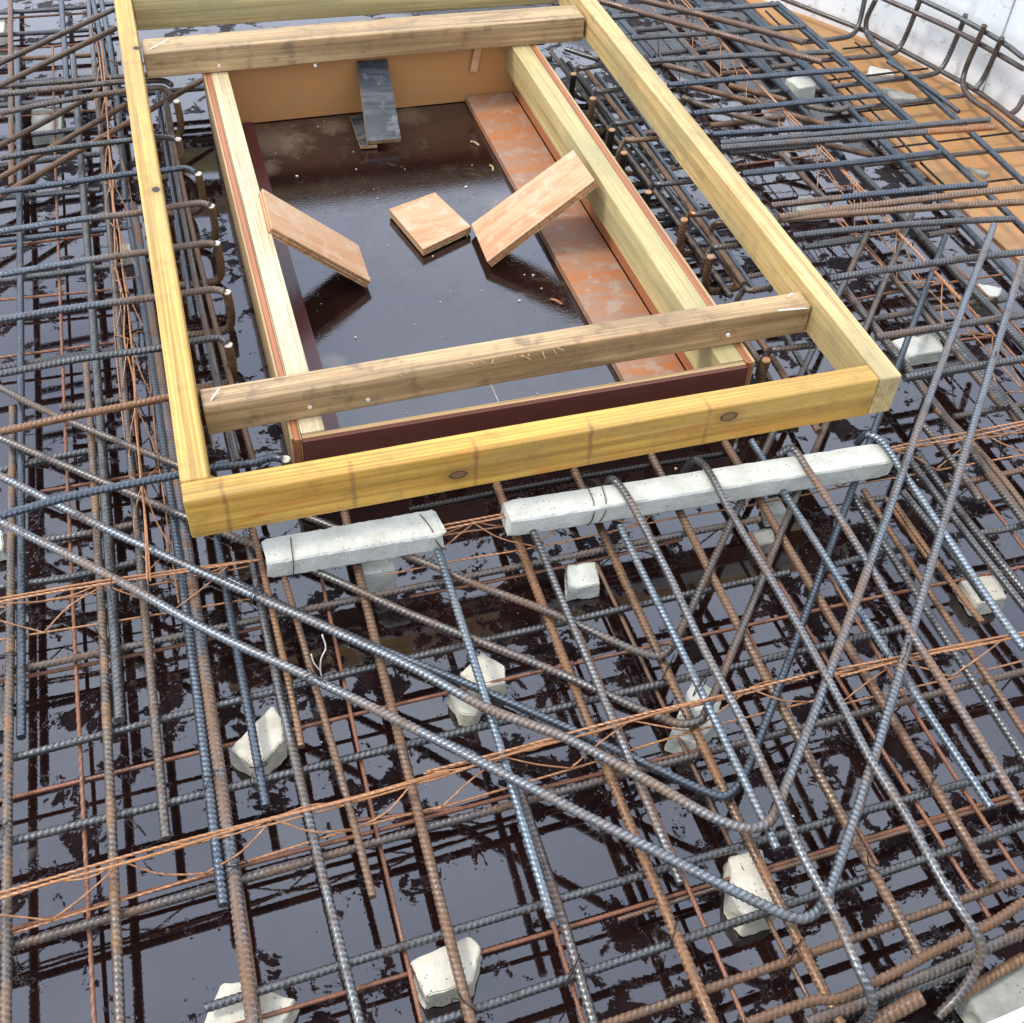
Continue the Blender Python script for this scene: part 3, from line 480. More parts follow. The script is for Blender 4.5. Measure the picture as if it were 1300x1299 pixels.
('hooked_bar','hooked bar over the right half of the spacer with a rusty stretch','mix',0.0066,1,'hooked bars draped over the long concrete spacer',None,[(1043,-7,120),(1061,-14,140),(1067,-74,137),(1069,-259,130),(1063,-403,130),(1059,-625,130),(1053,-762,130)]),
('hooked_bar','blue hooked bar over the right end of the long spacer','sky',0.0068,1,'hooked bars draped over the long concrete spacer',None,[(1217,3,100),(1219,-11,135),(1230,-31,140),(1233,-135,135),(1221,-445,130),(1220,-516,130)]),
('reinforcing_bar','grey bar hidden just beneath the blue hooked bar at right','gs',0.0066,1,'lengthwise bars of the bottom layer',None,[(1240,-129,95),(1242,-172,95),(1244,-215,95),(1245,-259,95),(1246,-302,95),(1246,-345,95),(1245,-389,95)]),
('top_cross_bar','topmost of the left top bars, rust red, curling down behind the far crossmember','rb',0.0072,1,'top cross bars reaching under the left rail',None,[(-308,1637,156),(-158,1640,156),(-12,1644,156),(46,1636,156),(89,1627,156),(106,1601,156)]),
('top_cross_bar','second left top bar, curling into a white sawn end','rb',0.0072,1,'top cross bars reaching under the left rail',None,[(-307,1538,156),(-160,1572,156),(-11,1591,156),(51,1595,156),(82,1589,156),(101,1541,156)]),
('top_cross_bar','third left top bar from the far end, straight to a white sawn end','gs',0.0072,1,'top cross bars reaching under the left rail',None,[(-305,1319,156),(-166,1336,156),(-12,1339,156),(43,1343,156),(89,1325,156)]),
('top_cross_bar','left top bar level just above the knot hole in the left rail','bs',0.0072,1,'top cross bars reaching under the left rail',None,[(-304,1168,156),(-136,1177,156),(-11,1184,156),(44,1182,156),(101,1181,156),(120,1158,156)]),
('top_cross_bar','left top bar just below the knot hole in the left rail','mix3',0.0072,1,'top cross bars reaching under the left rail',None,[(-303,1006,156),(-142,1016,156),(-13,1015,156),(42,1022,156),(120,1024,156),(136,1010,156)]),
('top_cross_bar','left top bar halfway along the left rail, half blue half rusty','mix3',0.0072,1,'top cross bars reaching under the left rail',None,[(-301,843,156),(-147,855,156),(-11,859,156),(44,861,156),(113,863,156),(130,856,156)]),
('top_cross_bar','left top bar tied to the girder, next above the paired bar','mix3',0.0072,1,'top cross bars reaching under the left rail',None,[(-300,689,156),(-153,695,156),(-11,693,156),(45,693,156),(110,692,156),(129,679,156)]),
('top_cross_bar','left top bar paired closely with a cross bar beneath','gs',0.0072,1,'top cross bars reaching under the left rail',None,[(-299,519,156),(-159,529,156),(-12,527,156),(45,533,156),(101,530,156),(114,512,156)]),
('top_cross_bar','orange rusty left top bar above the frame corner','or',0.0072,1,'top cross bars reaching under the left rail',None,[(-297,355,156),(-191,366,156),(-94,372,156),(-10,378,156),(61,379,156)]),
('top_cross_bar','blue left top bar meeting the front left corner of the frame','bs',0.0072,1,'top cross bars reaching under the left rail',None,[(-295,147,156),(-172,165,156),(-9,172,156),(47,175,156),(116,170,156),(152,175,156),(167,167,156)]),
('upturned_bar','rusty upturned bar end furthest back in the left gap, white sawn top','or4',0.0088,1,'upturned bar ends in the gap left of the box','w',[(-10,1528,55),(80,1520,55),(102,1518,65),(110,1518,90),(110,1518,152)]),
('upturned_bar','second rusty upturned bar end from the back in the left gap','or4',0.0088,1,'upturned bar ends in the gap left of the box','w',[(-24,1337,55),(66,1329,55),(88,1327,65),(96,1327,90),(96,1327,152)]),
('upturned_bar','upturned bar end beside the knot hole level in the left gap','or4',0.0088,1,'upturned bar ends in the gap left of the box','w',[(6,1167,55),(96,1159,55),(118,1157,65),(126,1157,90),(126,1157,152)]),
('upturned_bar','fourth upturned bar end in the left gap, dark brown ribs','or4',0.0088,1,'upturned bar ends in the gap left of the box','w',[(19,1023,55),(109,1015,55),(131,1013,65),(139,1013,90),(139,1013,152)]),
('upturned_bar','fifth upturned bar end in the left gap, above the offcut level','or4',0.0088,1,'upturned bar ends in the gap left of the box','w',[(14,874,55),(104,866,55),(126,864,65),(134,864,90),(134,864,152)]),
('upturned_bar','sixth upturned bar end in the left gap','or4',0.0088,1,'upturned bar ends in the gap left of the box','w',[(14,693,55),(104,685,55),(126,683,65),(134,683,90),(134,683,152)]),
('upturned_bar','nearest clear upturned bar end in the left gap, before the crossmember','or4',0.0088,1,'upturned bar ends in the gap left of the box','w',[(-4,521,55),(86,513,55),(108,511,65),(116,511,90),(116,511,152)]),
('upturned_bar','upturned bar end peeping out beside the front left box corner','or4',0.0088,1,'upturned bar ends in the gap left of the box','w',[(53,179,55),(143,171,55),(165,169,65),(173,169,90),(173,169,152)]),
('reinforcing_bar','blue lengthwise bar in the left gap with its end in the water','bs',0.0064,1,'lengthwise bars in the gap left of the box',None,[(67,1713,85),(65,1545,85),(63,1378,85),(62,1210,85),(61,1042,85),(60,875,85),(60,707,85)]),
('reinforcing_bar','ribbed grey brown lengthwise bar in the left gap, close to the rail','rb',0.0064,1,'lengthwise bars in the gap left of the box',None,[(82,1670,100),(78,1431,100),(76,1193,100),(76,954,100),(79,716,100),(85,477,100),(93,239,100)]),
('reinforcing_bar','plain brown lengthwise bar in the left gap, furthest from the rail','br',0.006,1,'lengthwise bars in the gap left of the box',None,[(86,1624,100),(85,1392,100),(87,1160,100),(91,928,100),(98,696,100),(108,464,100),(120,232,100)]),
('reinforcing_bar','ribbed wet bar in the left gap near the front corner','gs',0.0064,0,'lengthwise bars in the gap left of the box',None,[(78,623,90),(88,247,90)]),
('diagonal_bar','uppermost brown ribbed diagonal in the top left corner','br2',0.0074,0,'leaning diagonal bars at the upper left',None,[(-476,1711,135),(-12,2142,135)]),
('diagonal_bar','second brown ribbed diagonal in the top left corner','br2',0.0076,0,'leaning diagonal bars at the upper left',None,[(-473,1581,135),(-14,2014,135)]),
('diagonal_bar','middle diagonal at upper left, dying under the second top bar','br2',0.007,1,'leaning diagonal bars at the upper left',None,[(-484,1342,100),(-280,1526,100),(-240,1563,100),(-200,1601,100),(-160,1639,100),(-121,1679,100),(-83,1718,100)]),
('diagonal_bar','rusty diagonal at upper left crossing in front of the girder','br',0.007,1,'leaning diagonal bars at the upper left',None,[(-478,1178,100),(-270,1382,100),(-220,1433,100),(-169,1483,100),(-118,1533,100),(-67,1583,100),(-16,1633,100)]),
('diagonal_bar','lowest rusty diagonal at upper left, passing under the left rail','br',0.007,1,'leaning diagonal bars at the upper left',None,[(-480,1096,100),(-237,1328,100),(-153,1409,100),(-68,1489,100),(17,1569,100),(101,1649,100),(186,1729,100)]),
('top_cross_bar','top bar at right running along the very top edge, hooked onto a steel bar','gs',0.0079,0,'top cross bars right of the frame',None,[(1370,1784,146),(1904,1774,146)]),
('top_cross_bar','second top bar from the top edge at right','gs',0.0079,1,'top cross bars right of the frame',None,[(1379,1642,146),(1468,1636,146),(1557,1630,146),(1646,1625,146),(1735,1621,146),(1824,1617,146),(1913,1615,146)]),
('top_cross_bar','third top bar from the top edge at right','gs',0.0079,1,'top cross bars right of the frame',None,[(1375,1495,146),(1465,1489,146),(1555,1482,146),(1645,1474,146),(1735,1464,146),(1825,1454,146),(1915,1443,146)]),
('top_cross_bar','fourth top bar from the top edge at right, ending over tan boards','bs',0.0079,1,'top cross bars right of the frame',None,[(1373,1353,146),(1465,1351,146),(1556,1348,146),(1647,1345,146),(1738,1341,146),(1829,1337,146),(1920,1332,146)]),
('top_cross_bar','fifth top bar from the top edge at right, above the rusty hairpins','bs',0.0079,1,'top cross bars right of the frame',None,[(1378,1192,146),(1468,1190,146),(1558,1188,146),(1648,1186,146),(1738,1185,146),(1828,1183,146),(1918,1182,146)]),
('top_cross_bar','blue top bar lying just above the close pair with an orange tip','bs',0.0079,1,'top cross bars right of the frame',None,[(1382,1079,146),(1470,1071,146),(1559,1063,146),(1647,1054,146),(1736,1044,146),(1824,1034,146),(1912,1023,146)]),
('top_cross_bar','upper dark bar of the close pair running out to the tan boards','gs',0.0084,1,'top cross bars right of the frame',None,[(1383,1034,146),(1508,1027,146),(1633,1020,146),(1758,1014,146),(1883,1007,146),(2008,1001,146),(2133,994,146)]),
('top_cross_bar','lower bar of the close pair with a bright orange tip','gsO',0.0086,1,'top cross bars right of the frame',None,[(1374,1012,146),(1499,1003,146),(1625,994,146),(1750,984,146),(1876,975,146),(2001,966,146),(2127,956,146)]),
('top_cross_bar','short dark bar tucked under the close pair by the right rail','gs',0.0076,0,'top cross bars right of the frame',None,[(1408,1029,120),(1655,1014,120)]),
('top_cross_bar','blue top bar above the bluish broken mortar, ending over tan boards','bs',0.0079,1,'top cross bars right of the frame',None,[(1375,886,146),(1464,882,146),(1553,878,146),(1642,875,146),(1731,873,146),(1820,872,146),(1909,871,146)]),
('top_cross_bar','blue top bar with rusty first stretch, ending over tan boards','bsR',0.0079,1,'top cross bars right of the frame',None,[(1381,739,146),(1474,737,146),(1567,734,146),(1660,730,146),(1753,724,146),(1846,717,146),(1939,709,146)]),
('top_cross_bar','upper orange brown bar of the rusty pair leaving the right edge','or5',0.0084,1,'top cross bars right of the frame',None,[(1377,690,146),(1484,690,146),(1592,688,146),(1700,686,146),(1808,683,146),(1915,680,146),(2023,676,146)]),
('top_cross_bar','lower orange brown bar of the rusty pair leaving the right edge','or5',0.0084,1,'top cross bars right of the frame',None,[(1379,690,140),(1481,683,140),(1584,674,140),(1686,663,140),(1789,652,140),(1891,640,140),(1993,627,140)]),
('top_cross_bar','smooth plain top bar above the orange painted leg','gs',0.0076,1,'top cross bars right of the frame',None,[(1374,612,146),(1465,609,146),(1556,603,146),(1647,596,146),(1738,586,146),(1828,574,146),(1918,559,146)]),
('top_cross_bar','grey ribbed top bar crossing the four leaning legs','gs',0.0081,1,'top cross bars right of the frame',None,[(1376,444,146),(1456,445,146),(1537,445,146),(1617,444,146),(1698,442,146),(1778,439,146),(1859,434,146)]),
('top_cross_bar','grey ribbed top bar above the large pale block','rb',0.0081,1,'top cross bars right of the frame',None,[(1380,243,140),(1438,242,140),(1496,241,140),(1553,240,140),(1611,239,140),(1669,238,140),(1727,237,140)]),
('top_cross_bar','grey ribbed top bar springing from the front right frame corner','gs',0.0081,0,'top cross bars right of the frame',None,[(1370,113,140),(1639,108,140)]),
('diagonal_bar','long rusty pipe like diagonal from the right rail to the tan boards, lower one','brp',0.0094,1,'rusty hairpin bars at the upper right',None,[(1369,1877,155),(1447,1793,155),(1526,1710,155),(1605,1626,155),(1684,1542,155),(1762,1459,155),(1841,1375,155)]),
('diagonal_bar','long rusty pipe like diagonal from the top edge, upper one','brp',0.0094,1,'rusty hairpin bars at the upper right',None,[(1490,1865,155),(1552,1807,155),(1613,1747,155),(1673,1687,155),(1732,1625,155),(1789,1562,155),(1846,1498,155)]),
('diagonal_bar','brown diagonal just under the fourth right top bar','br',0.0082,0,'rusty hairpin bars at the upper right',None,[(1450,1560,100),(1552,1460,100)]),
('diagonal_bar','reddish diagonal under the fifth right top bar','br',0.0084,0,'rusty hairpin bars at the upper right',None,[(1471,1425,100),(1615,1293,100)]),
('diagonal_bar','grey brown diagonal leaving the right rail under the fifth right top bar','rb',0.0084,1,'rusty hairpin bars at the upper right',None,[(1431,1373,95),(1458,1335,95),(1488,1299,95),(1519,1265,95),(1552,1232,95),(1586,1200,95),(1622,1171,95)]),
('diagonal_bar','dark diagonal crossing the girder in the upper right tangle','br',0.0079,0,'rusty hairpin bars at the upper right',None,[(1589,1413,95),(1707,1298,95)]),
('diagonal_bar','brown diagonal ending before the blue top bar in the tangle','br',0.0079,0,'rusty hairpin bars at the upper right',None,[(1682,1218,95),(1757,1145,95)]),
('diagonal_bar','short brown diagonal end below the orange tipped pair','br',0.0082,0,'rusty hairpin bars at the upper right',None,[(1706,1063,90),(1803,983,90)]),
('diagonal_bar','curved brown bar bend beside the steel blue bar at upper right','rb',0.0077,1,'rusty hairpin bars at the upper right',None,[(1763,1295,80),(1787,1267,80),(1815,1247,80),(1852,1244,80),(1876,1252,80)]),
('diagonal_bar','rust brown bar lying flat in the tangle by the right rail','br',0.0079,0,'rusty hairpin bars at the upper right',None,[(1467,1255,70),(1687,1256,70)]),
('hooked_bar','hooked bar furthest back in the right gap','rb',0.0064,1,'top bars hooked over the gap right of the box',None,[(1389,1512,48),(1204,1506,48),(1165,1502,72),(1159,1502,112),(1173,1502,146),(1169,1473,156),(1230,1479,156)]),
('hooked_bar','second hooked bar from the back in the right gap','gs',0.0064,1,'top bars hooked over the gap right of the box',None,[(1395,1381,48),(1210,1375,48),(1171,1371,72),(1165,1371,112),(1179,1371,146),(1171,1339,156),(1237,1338,156)]),
('hooked_bar','third hooked bar from the back in the right gap','gs',0.0064,1,'top bars hooked over the gap right of the box',None,[(1379,1203,48),(1194,1197,48),(1155,1193,72),(1149,1193,112),(1163,1193,146),(1159,1165,156),(1229,1171,156)]),
('hooked_bar','orange brown hooked bar in the middle of the right gap','or5',0.0064,1,'top bars hooked over the gap right of the box',None,[(1373,1111,48),(1188,1105,48),(1149,1101,72),(1143,1101,112),(1157,1101,146),(1161,1080,156),(1233,1072,156)]),
('hooked_bar','hooked bar with pale sawn end beside it in the right gap','gs',0.0064,1,'top bars hooked over the gap right of the box',None,[(1365,898,48),(1180,892,48),(1141,888,72),(1135,888,112),(1149,888,146),(1152,871,156),(1238,866,156)]),
('hooked_bar','hooked bar with an orange band in the right gap','orb',0.0064,1,'top bars hooked over the gap right of the box',None,[(1409,773,48),(1224,767,48),(1185,763,72),(1179,763,112),(1193,763,146),(1182,733,156),(1236,727,156)]),
('hooked_bar','hooked bar nearest the near crossmember in the right gap','rb',0.0064,1,'top bars hooked over the gap right of the box',None,[(1396,625,48),(1211,619,48),(1172,615,72),(1166,615,112),(1180,615,146),(1177,598,156),(1228,595,156)]),
('hooked_bar','hooked bar half hidden behind the near crossmember','rb',0.0064,1,'top bars hooked over the gap right of the box',None,[(1399,462,48),(1214,456,48),(1175,452,72),(1169,452,112),(1183,452,146),(1183,432,156),(1233,431,156)]),
('hooked_bar','hooked bar in front of the near crossmember by the box corner','rb',0.0064,1,'top bars hooked over the gap right of the box',None,[(1361,260,48),(1176,254,48),(1137,250,72),(1131,250,112),(1145,250,146),(1147,238,156),(1231,232,156)]),
('upturned_bar','upturned bar end furthest back in the right gap','dk',0.0088,1,'upturned bar ends right of the box','o',[(1261,1464,55),(1171,1456,55),(1149,1454,65),(1141,1454,90),(1141,1454,152)]),
('upturned_bar','rusty upturned bar end, second in the right gap','or4',0.0088,1,'upturned bar ends right of the box','o',[(1266,1322,55),(1176,1314,55),(1154,1312,65),(1146,1312,90),(1146,1312,152)]),
('upturned_bar','upturned bar end with pale top, third in the right gap','dk',0.0088,1,'upturned bar ends right of the box','o',[(1257,1155,55),(1167,1147,55),(1145,1145,65),(1137,1145,90),(1137,1145,152)]),
('upturned_bar','upturned bar end with cream sawn face in the middle of the right gap','dk',0.0088,1,'upturned bar ends right of the box','o',[(1247,1042,55),(1157,1034,55),(1135,1032,65),(1127,1032,90),(1127,1032,152)]),
('upturned_bar','upturned bar end with pale top beside the right wall of the box','dk',0.0088,1,'upturned bar ends right of the box','o',[(1239,860,55),(1149,852,55),(1127,850,65),(1119,850,90),(1119,850,152)]),
('upturned_bar','thick rusty upturned bar end in the right gap before the crossmember','or4',0.0088,1,'upturned bar ends right of the box','o',[(1276,732,55),(1186,724,55),(1164,722,65),(1156,722,90),(1156,722,152)]),
('upturned_bar','thick rusty upturned bar end nearest the crossmember in the right gap','or4',0.0088,1,'upturned bar ends right of the box','o',[(1275,582,55),(1185,574,55),(1163,572,65),(1155,572,90),(1155,572,152)]),
('upturned_bar','upturned bar end at the front right corner of the box','or4',0.0088,1,'upturned bar ends right of the box','o',[(1239,227,55),(1149,219,55),(1127,217,65),(1119,217,90),(1119,217,152)]),
('reinforcing_bar','brown lengthwise bar along the right gap, nearest the box','rb',0.0067,1,'lengthwise bars in the gap right of the box',None,[(1180,1753,75),(1185,1548,75),(1188,1344,75),(1192,1139,75),(1194,934,75),(1196,729,75),(1197,524,75)]),
('reinforcing_bar','dark lengthwise bar along the right gap, second from the box','gs',0.0067,1,'lengthwise bars in the gap right of the box',None,[(1199,1575,90),(1203,1400,90),(1208,1225,90),(1214,1050,90),(1219,875,90),(1225,700,90),(1230,525,90)]),
('reinforcing_bar','brown lengthwise bar along the right gap, third from the box','br',0.0071,1,'lengthwise bars in the gap right of the box',None,[(1222,1588,100),(1226,1411,100),(1229,1235,100),(1230,1059,100),(1230,882,100),(1228,706,100),(1225,529,100)]),
('reinforcing_bar','grey lengthwise bar along the right gap, fourth from the box','bs',0.0067,1,'lengthwise bars in the gap right of the box',None,[(1254,1574,85),(1256,1398,85),(1258,1221,85),(1257,1044,85),(1256,868,85),(1253,691,85),(1249,515,85)]),
('reinforcing_bar','lengthwise bar along the right gap close under the right rail','gs',0.0064,1,'lengthwise bars in the gap right of the box',None,[(1310,1665,70),(1307,1568,70),(1305,1470,70),(1303,1373,70),(1302,1276,70),(1301,1178,70),(1301,1081,70)]),
('reinforcing_bar','rusty ribbed lengthwise bar by the front right box corner','rb',0.0071,1,'lengthwise bars in the gap right of the box',None,[(1150,361,90),(1149,313,90),(1146,266,90),(1143,219,90),(1139,172,90),(1134,125,90),(1128,78,90)]),
('reinforcing_bar','brown ribbed lengthwise bar in front of the near crossmember','br',0.0071,1,'lengthwise bars in the gap right of the box',None,[(1181,364,90),(1180,313,90),(1179,263,90),(1177,212,90),(1175,162,90),(1172,111,90),(1169,61,90)]),
('reinforcing_bar','slim lengthwise bar in front of the near crossmember by the right rail','gs',0.0064,0,'lengthwise bars in the gap right of the box',None,[(1251,371,80),(1223,125,80)]),
('hooked_bar','looped brown bar in the right gap, curling up under the rail','br',0.0066,1,'top bars hooked over the gap right of the box',None,[(1234,552,70),(1244,723,70),(1238,737,100),(1238,722,130),(1252,709,140)]),
('reinforcing_bar','lower cross bar glimpsed across the right gap near the back','gs',0.0069,0,'lengthwise bars in the gap right of the box',None,[(1224,1753,80),(1295,1666,80)]),
('reinforcing_bar','lower cross bar glimpsed across the middle of the right gap','br',0.0069,0,'lengthwise bars in the gap right of the box',None,[(1256,1236,80),(1364,1238,80)]),
('reinforcing_bar','second lower cross bar glimpsed across the middle of the right gap','gs',0.0069,0,'lengthwise bars in the gap right of the box',None,[(1228,1143,80),(1348,1136,80)]),
('rim_rail','lowest long rim rail along the foot of the white wall','brp2',0.0075,1,'rim rails bent along the white wall',None,[(2060,2026,50),(2214,1742,50),(2214,1742,50),(2297,1461,50),(2336,1311,50),(2351,1098,50)]),
('rim_rail','middle long rim rail in front of the white wall','brp2',0.0075,1,'rim rails bent along the white wall',None,[(2219,1715,163),(2314,1469,163),(2351,1315,163),(2372,1201,163)]),
('rim_rail','topmost long rim rail in front of the white wall','gs',0.0075,1,'rim rails bent along the white wall',None,[(2263,1610,203),(2316,1438,203),(2345,1276,203),(2345,1187,203)]),
('turned_up_bar','bar over the tan boards turned up at the top edge of the picture','gs',0.0078,1,'bars turned up at the white wall',None,[(1981,1713,50),(2078,1713,50),(2151,1726,50),(2187,1754,62),(2200,1774,140)]),
('turned_up_bar','bar turned up at the white wall, second from the top edge','brp2',0.0078,1,'bars turned up at the white wall',None,[(1970,1588,50),(2168,1582,50),(2240,1601,48),(2258,1608,70),(2269,1598,205)]),
('turned_up_bar','bar turned up at the white wall behind the pale rubble','gs',0.0078,1,'bars turned up at the white wall',None,[(1932,1426,50),(2094,1430,50),(2269,1440,48),(2309,1458,55),(2331,1462,160),(2321,1446,215)]),
('turned_up_bar','tall turned up bar in front of the rails, brown, with flat top','brp2',0.0083,1,'bars turned up at the white wall',None,[(2304,1028,50),(2305,1182,50),(2298,1284,48),(2308,1341,55),(2322,1371,75),(2320,1353,225)]),
('turned_up_bar','ribbed turned up bar rightmost but one at the white wall','gs',0.0081,1,'bars turned up at the white wall',None,[(2329,1312,55),(2346,1315,85),(2334,1284,218)]),
('turned_up_bar','turned up bar with long hook at the top, left of the rails','gs',0.0081,1,'bars turned up at the white wall',None,[(2194,1661,50),(2207,1732,55),(2204,1743,85),(2200,1718,160)]),
('turned_up_bar','bent bar end at the right edge near the white wall','brp2',0.0083,1,'bars turned up at the white wall',None,[(2354,1167,50),(2378,1175,60),(2396,1186,90)]),
('reinforcing_bar','dark cross bar over the tan boards running to the wall foot','gs',0.0069,0,'cross bars of the bottom layer',None,[(1921,1293,50),(2285,1296,50)]),
('reinforcing_bar','grey cross bar under the third right top bar beside the right rail','gs',0.0076,0,'cross bars of the bottom layer',None,[(1510,1707,60),(1714,1708,60)]),
('reinforcing_bar','short cross bar seen above the light block in the upper right tangle','rb',0.0076,0,'cross bars of the bottom layer',None,[(1792,1556,60),(1935,1566,60)]),
('reinforcing_bar','rusty cross bar low in the upper right tangle between two girder wires','br',0.0076,0,'cross bars of the bottom layer',None,[(1635,1552,60),(1783,1545,60)]),
('reinforcing_bar','faint cross bar near the top edge right of the right rail','gs',0.0076,0,'cross bars of the bottom layer',None,[(1493,1870,60),(1637,1867,60)]),
('reinforcing_bar','cross bar beneath the second right top bar','gs',0.0076,0,'cross bars of the bottom layer',None,[(1767,1793,60),(1925,1801,60)]),
('reinforcing_bar','cross bar low between the fourth and fifth right top bars','gs',0.0076,0,'cross bars of the bottom layer',None,[(1621,1414,60),(1758,1413,60)]),
('reinforcing_bar','dark cross bar low under the smooth plain top bar','gs',0.0076,0,'cross bars of the bottom layer',None,[(1439,654,80),(1600,653,80)]),
('reinforcing_bar','cross bar low right of the frame corner, ending at the leaning leg','gs',0.0076,0,'cross bars of the bottom layer',None,[(1456,203,60),(1584,203,60)]),
('reinforcing_bar','cross bar low beside the white wedge at right','gs',0.0076,0,'cross bars of the bottom layer',None,[(1788,385,60),(2085,408,60)]),
('reinforcing_bar','cross bar low at far right beneath the crossing legs','rb',0.0076,0,'cross bars of the bottom layer',None,[(1778,658,60),(1854,661,60)]),
('reinforcing_bar','grey cross bar low behind the rusty diagonal at upper left','gs',0.0076,1,'cross bars of the bottom layer',None,[(-552,1446,60),(-293,1465,60),(-253,1466,60),(-214,1468,60),(-174,1469,60),(-134,1469,60),(-95,1469,60)]),
('reinforcing_bar','cross bar low behind the knot hole level at left','gs',0.0076,0,'cross bars of the bottom layer',None,[(-553,1585,60),(-277,1604,60)]),
('reinforcing_bar','flat steel bar beside the right rail in the top tangle','sb',0.0083,0,'lengthwise bars of the bottom layer',None,[(1466,1957,67),(1472,1680,67)]),
('reinforcing_bar','twin steel bar next to the blue bar at the top edge','sb',0.0094,1,'lengthwise bars of the bottom layer',None,[(1871,2227,67),(1880,1893,67),(1881,1779,67),(1883,1665,67),(1884,1552,67),(1884,1438,67),(1883,1324,67)]),
('reinforcing_bar','twin steel bar beside the hooked one over the tan boards','sb',0.0083,1,'lengthwise bars of the bottom layer',None,[(1988,1960,67),(1994,1825,67),(2000,1690,67),(2005,1555,67),(2009,1420,67),(2012,1285,67),(2015,1150,67)]),
('reinforcing_bar','twin bar beside the steel one nearest the frame','sb',0.0083,1,'lengthwise bars of the bottom layer',None,[(1757,2251,67),(1754,1924,67),(1754,1816,67),(1755,1709,67),(1757,1602,67),(1761,1495,67),(1765,1388,67)]),
('reinforcing_bar','dark bar crossing under the third right top bar','gs',0.0078,1,'lengthwise bars of the bottom layer',None,[(1591,1885,67),(1593,1827,67),(1594,1768,67),(1594,1709,67),(1592,1651,67),(1590,1592,67),(1586,1533,67)]),
('reinforcing_bar','grey bar at right running under the large pale block edge','gs',0.0083,1,'lengthwise bars of the bottom layer',None,[(1466,492,67),(1463,441,67),(1461,390,67),(1460,339,67),(1459,288,67),(1459,237,67),(1459,186,67)]),
('reinforcing_bar','dark bar at right between the two doubled bars','gs',0.0078,1,'lengthwise bars of the bottom layer',None,[(1601,259,67),(1601,224,67),(1601,190,67),(1599,155,67),(1598,121,67),(1595,86,67),(1592,52,67)]),
('reinforcing_bar','ribbed bar at right edge above the row of three','gs',0.0083,0,'lengthwise bars of the bottom layer',None,[(1747,291,67),(1739,-2,67)]),
('reinforcing_bar','dark bar at left twin to the one passing the crossed top bars','bs',0.0078,1,'lengthwise bars of the bottom layer',None,[(-84,2586,67),(-68,2263,67),(-64,2161,67),(-62,2058,67),(-60,1955,67),(-60,1852,67),(-60,1749,67)]),
('reinforcing_bar','slim grey bar at the very left near the top','gs',0.0071,0,'lengthwise bars of the bottom layer',None,[(-294,2075,67),(-284,1330,67)]),
('reinforcing_bar','dark lengthwise bar hugging the right wall of the box','dk',0.0071,1,'lengthwise bars in the gap right of the box',None,[(1203,1730,60),(1202,1615,60),(1200,1501,60),(1200,1386,60),(1200,1272,60),(1200,1157,60),(1201,1043,60)]),
('reinforcing_bar','second dark bar hugging the right wall of the box','dk',0.0071,1,'lengthwise bars in the gap right of the box',None,[(1219,1706,60),(1216,1591,60),(1214,1477,60),(1212,1362,60),(1210,1247,60),(1209,1133,60),(1209,1018,60)]),
('reinforcing_bar','dark bar along the right gap near the cream sawn face','dk',0.0071,0,'lengthwise bars in the gap right of the box',None,[(1195,1163,60),(1194,983,60)]),
('reinforcing_bar','thin dark bar along the right gap before the crossmember','dk',0.0071,0,'lengthwise bars in the gap right of the box',None,[(1214,972,60),(1190,596,60)]),
('reinforcing_bar','second thin dark bar along the right gap before the crossmember','dk',0.0071,0,'lengthwise bars in the gap right of the box',None,[(1215,934,60),(1202,550,60)]),
('reinforcing_bar','dark cross bar low in the right gap below the second hook','dk',0.0071,0,'lengthwise bars in the gap right of the box',None,[(1227,1467,50),(1313,1472,50)]),
('reinforcing_bar','dark cross bar low in the right gap below the third hook','dk',0.0071,0,'lengthwise bars in the gap right of the box',None,[(1259,1427,50),(1334,1430,50)]),
('reinforcing_bar','dark cross bar low in the right gap near the orange band','dk',0.0071,0,'lengthwise bars in the gap right of the box',None,[(1222,814,50),(1329,824,50)]),
('reinforcing_bar','low grey bar in the slot just behind the far crossmember','gs',0.0074,0,'bars glimpsed in the slot behind the far crossmember',None,[(-520,1782,60),(1180,1743,60)]),
('reinforcing_bar','pale high bar in the middle of the slot behind the far crossmember','gs2',0.0074,0,'bars glimpsed in the slot behind the far crossmember',None,[(60,1812,130),(1180,1778,130)]),
('reinforcing_bar','grey brown bar in the slot close to the green back rail','rb',0.0074,0,'bars glimpsed in the slot behind the far crossmember',None,[(-520,1857,75),(1180,1818,75)]),
('reinforcing_bar','dark bar right under the green back rail','dk',0.0074,0,'bars glimpsed in the slot behind the far crossmember',None,[(60,1887,140),(1180,1853,140)]),
]
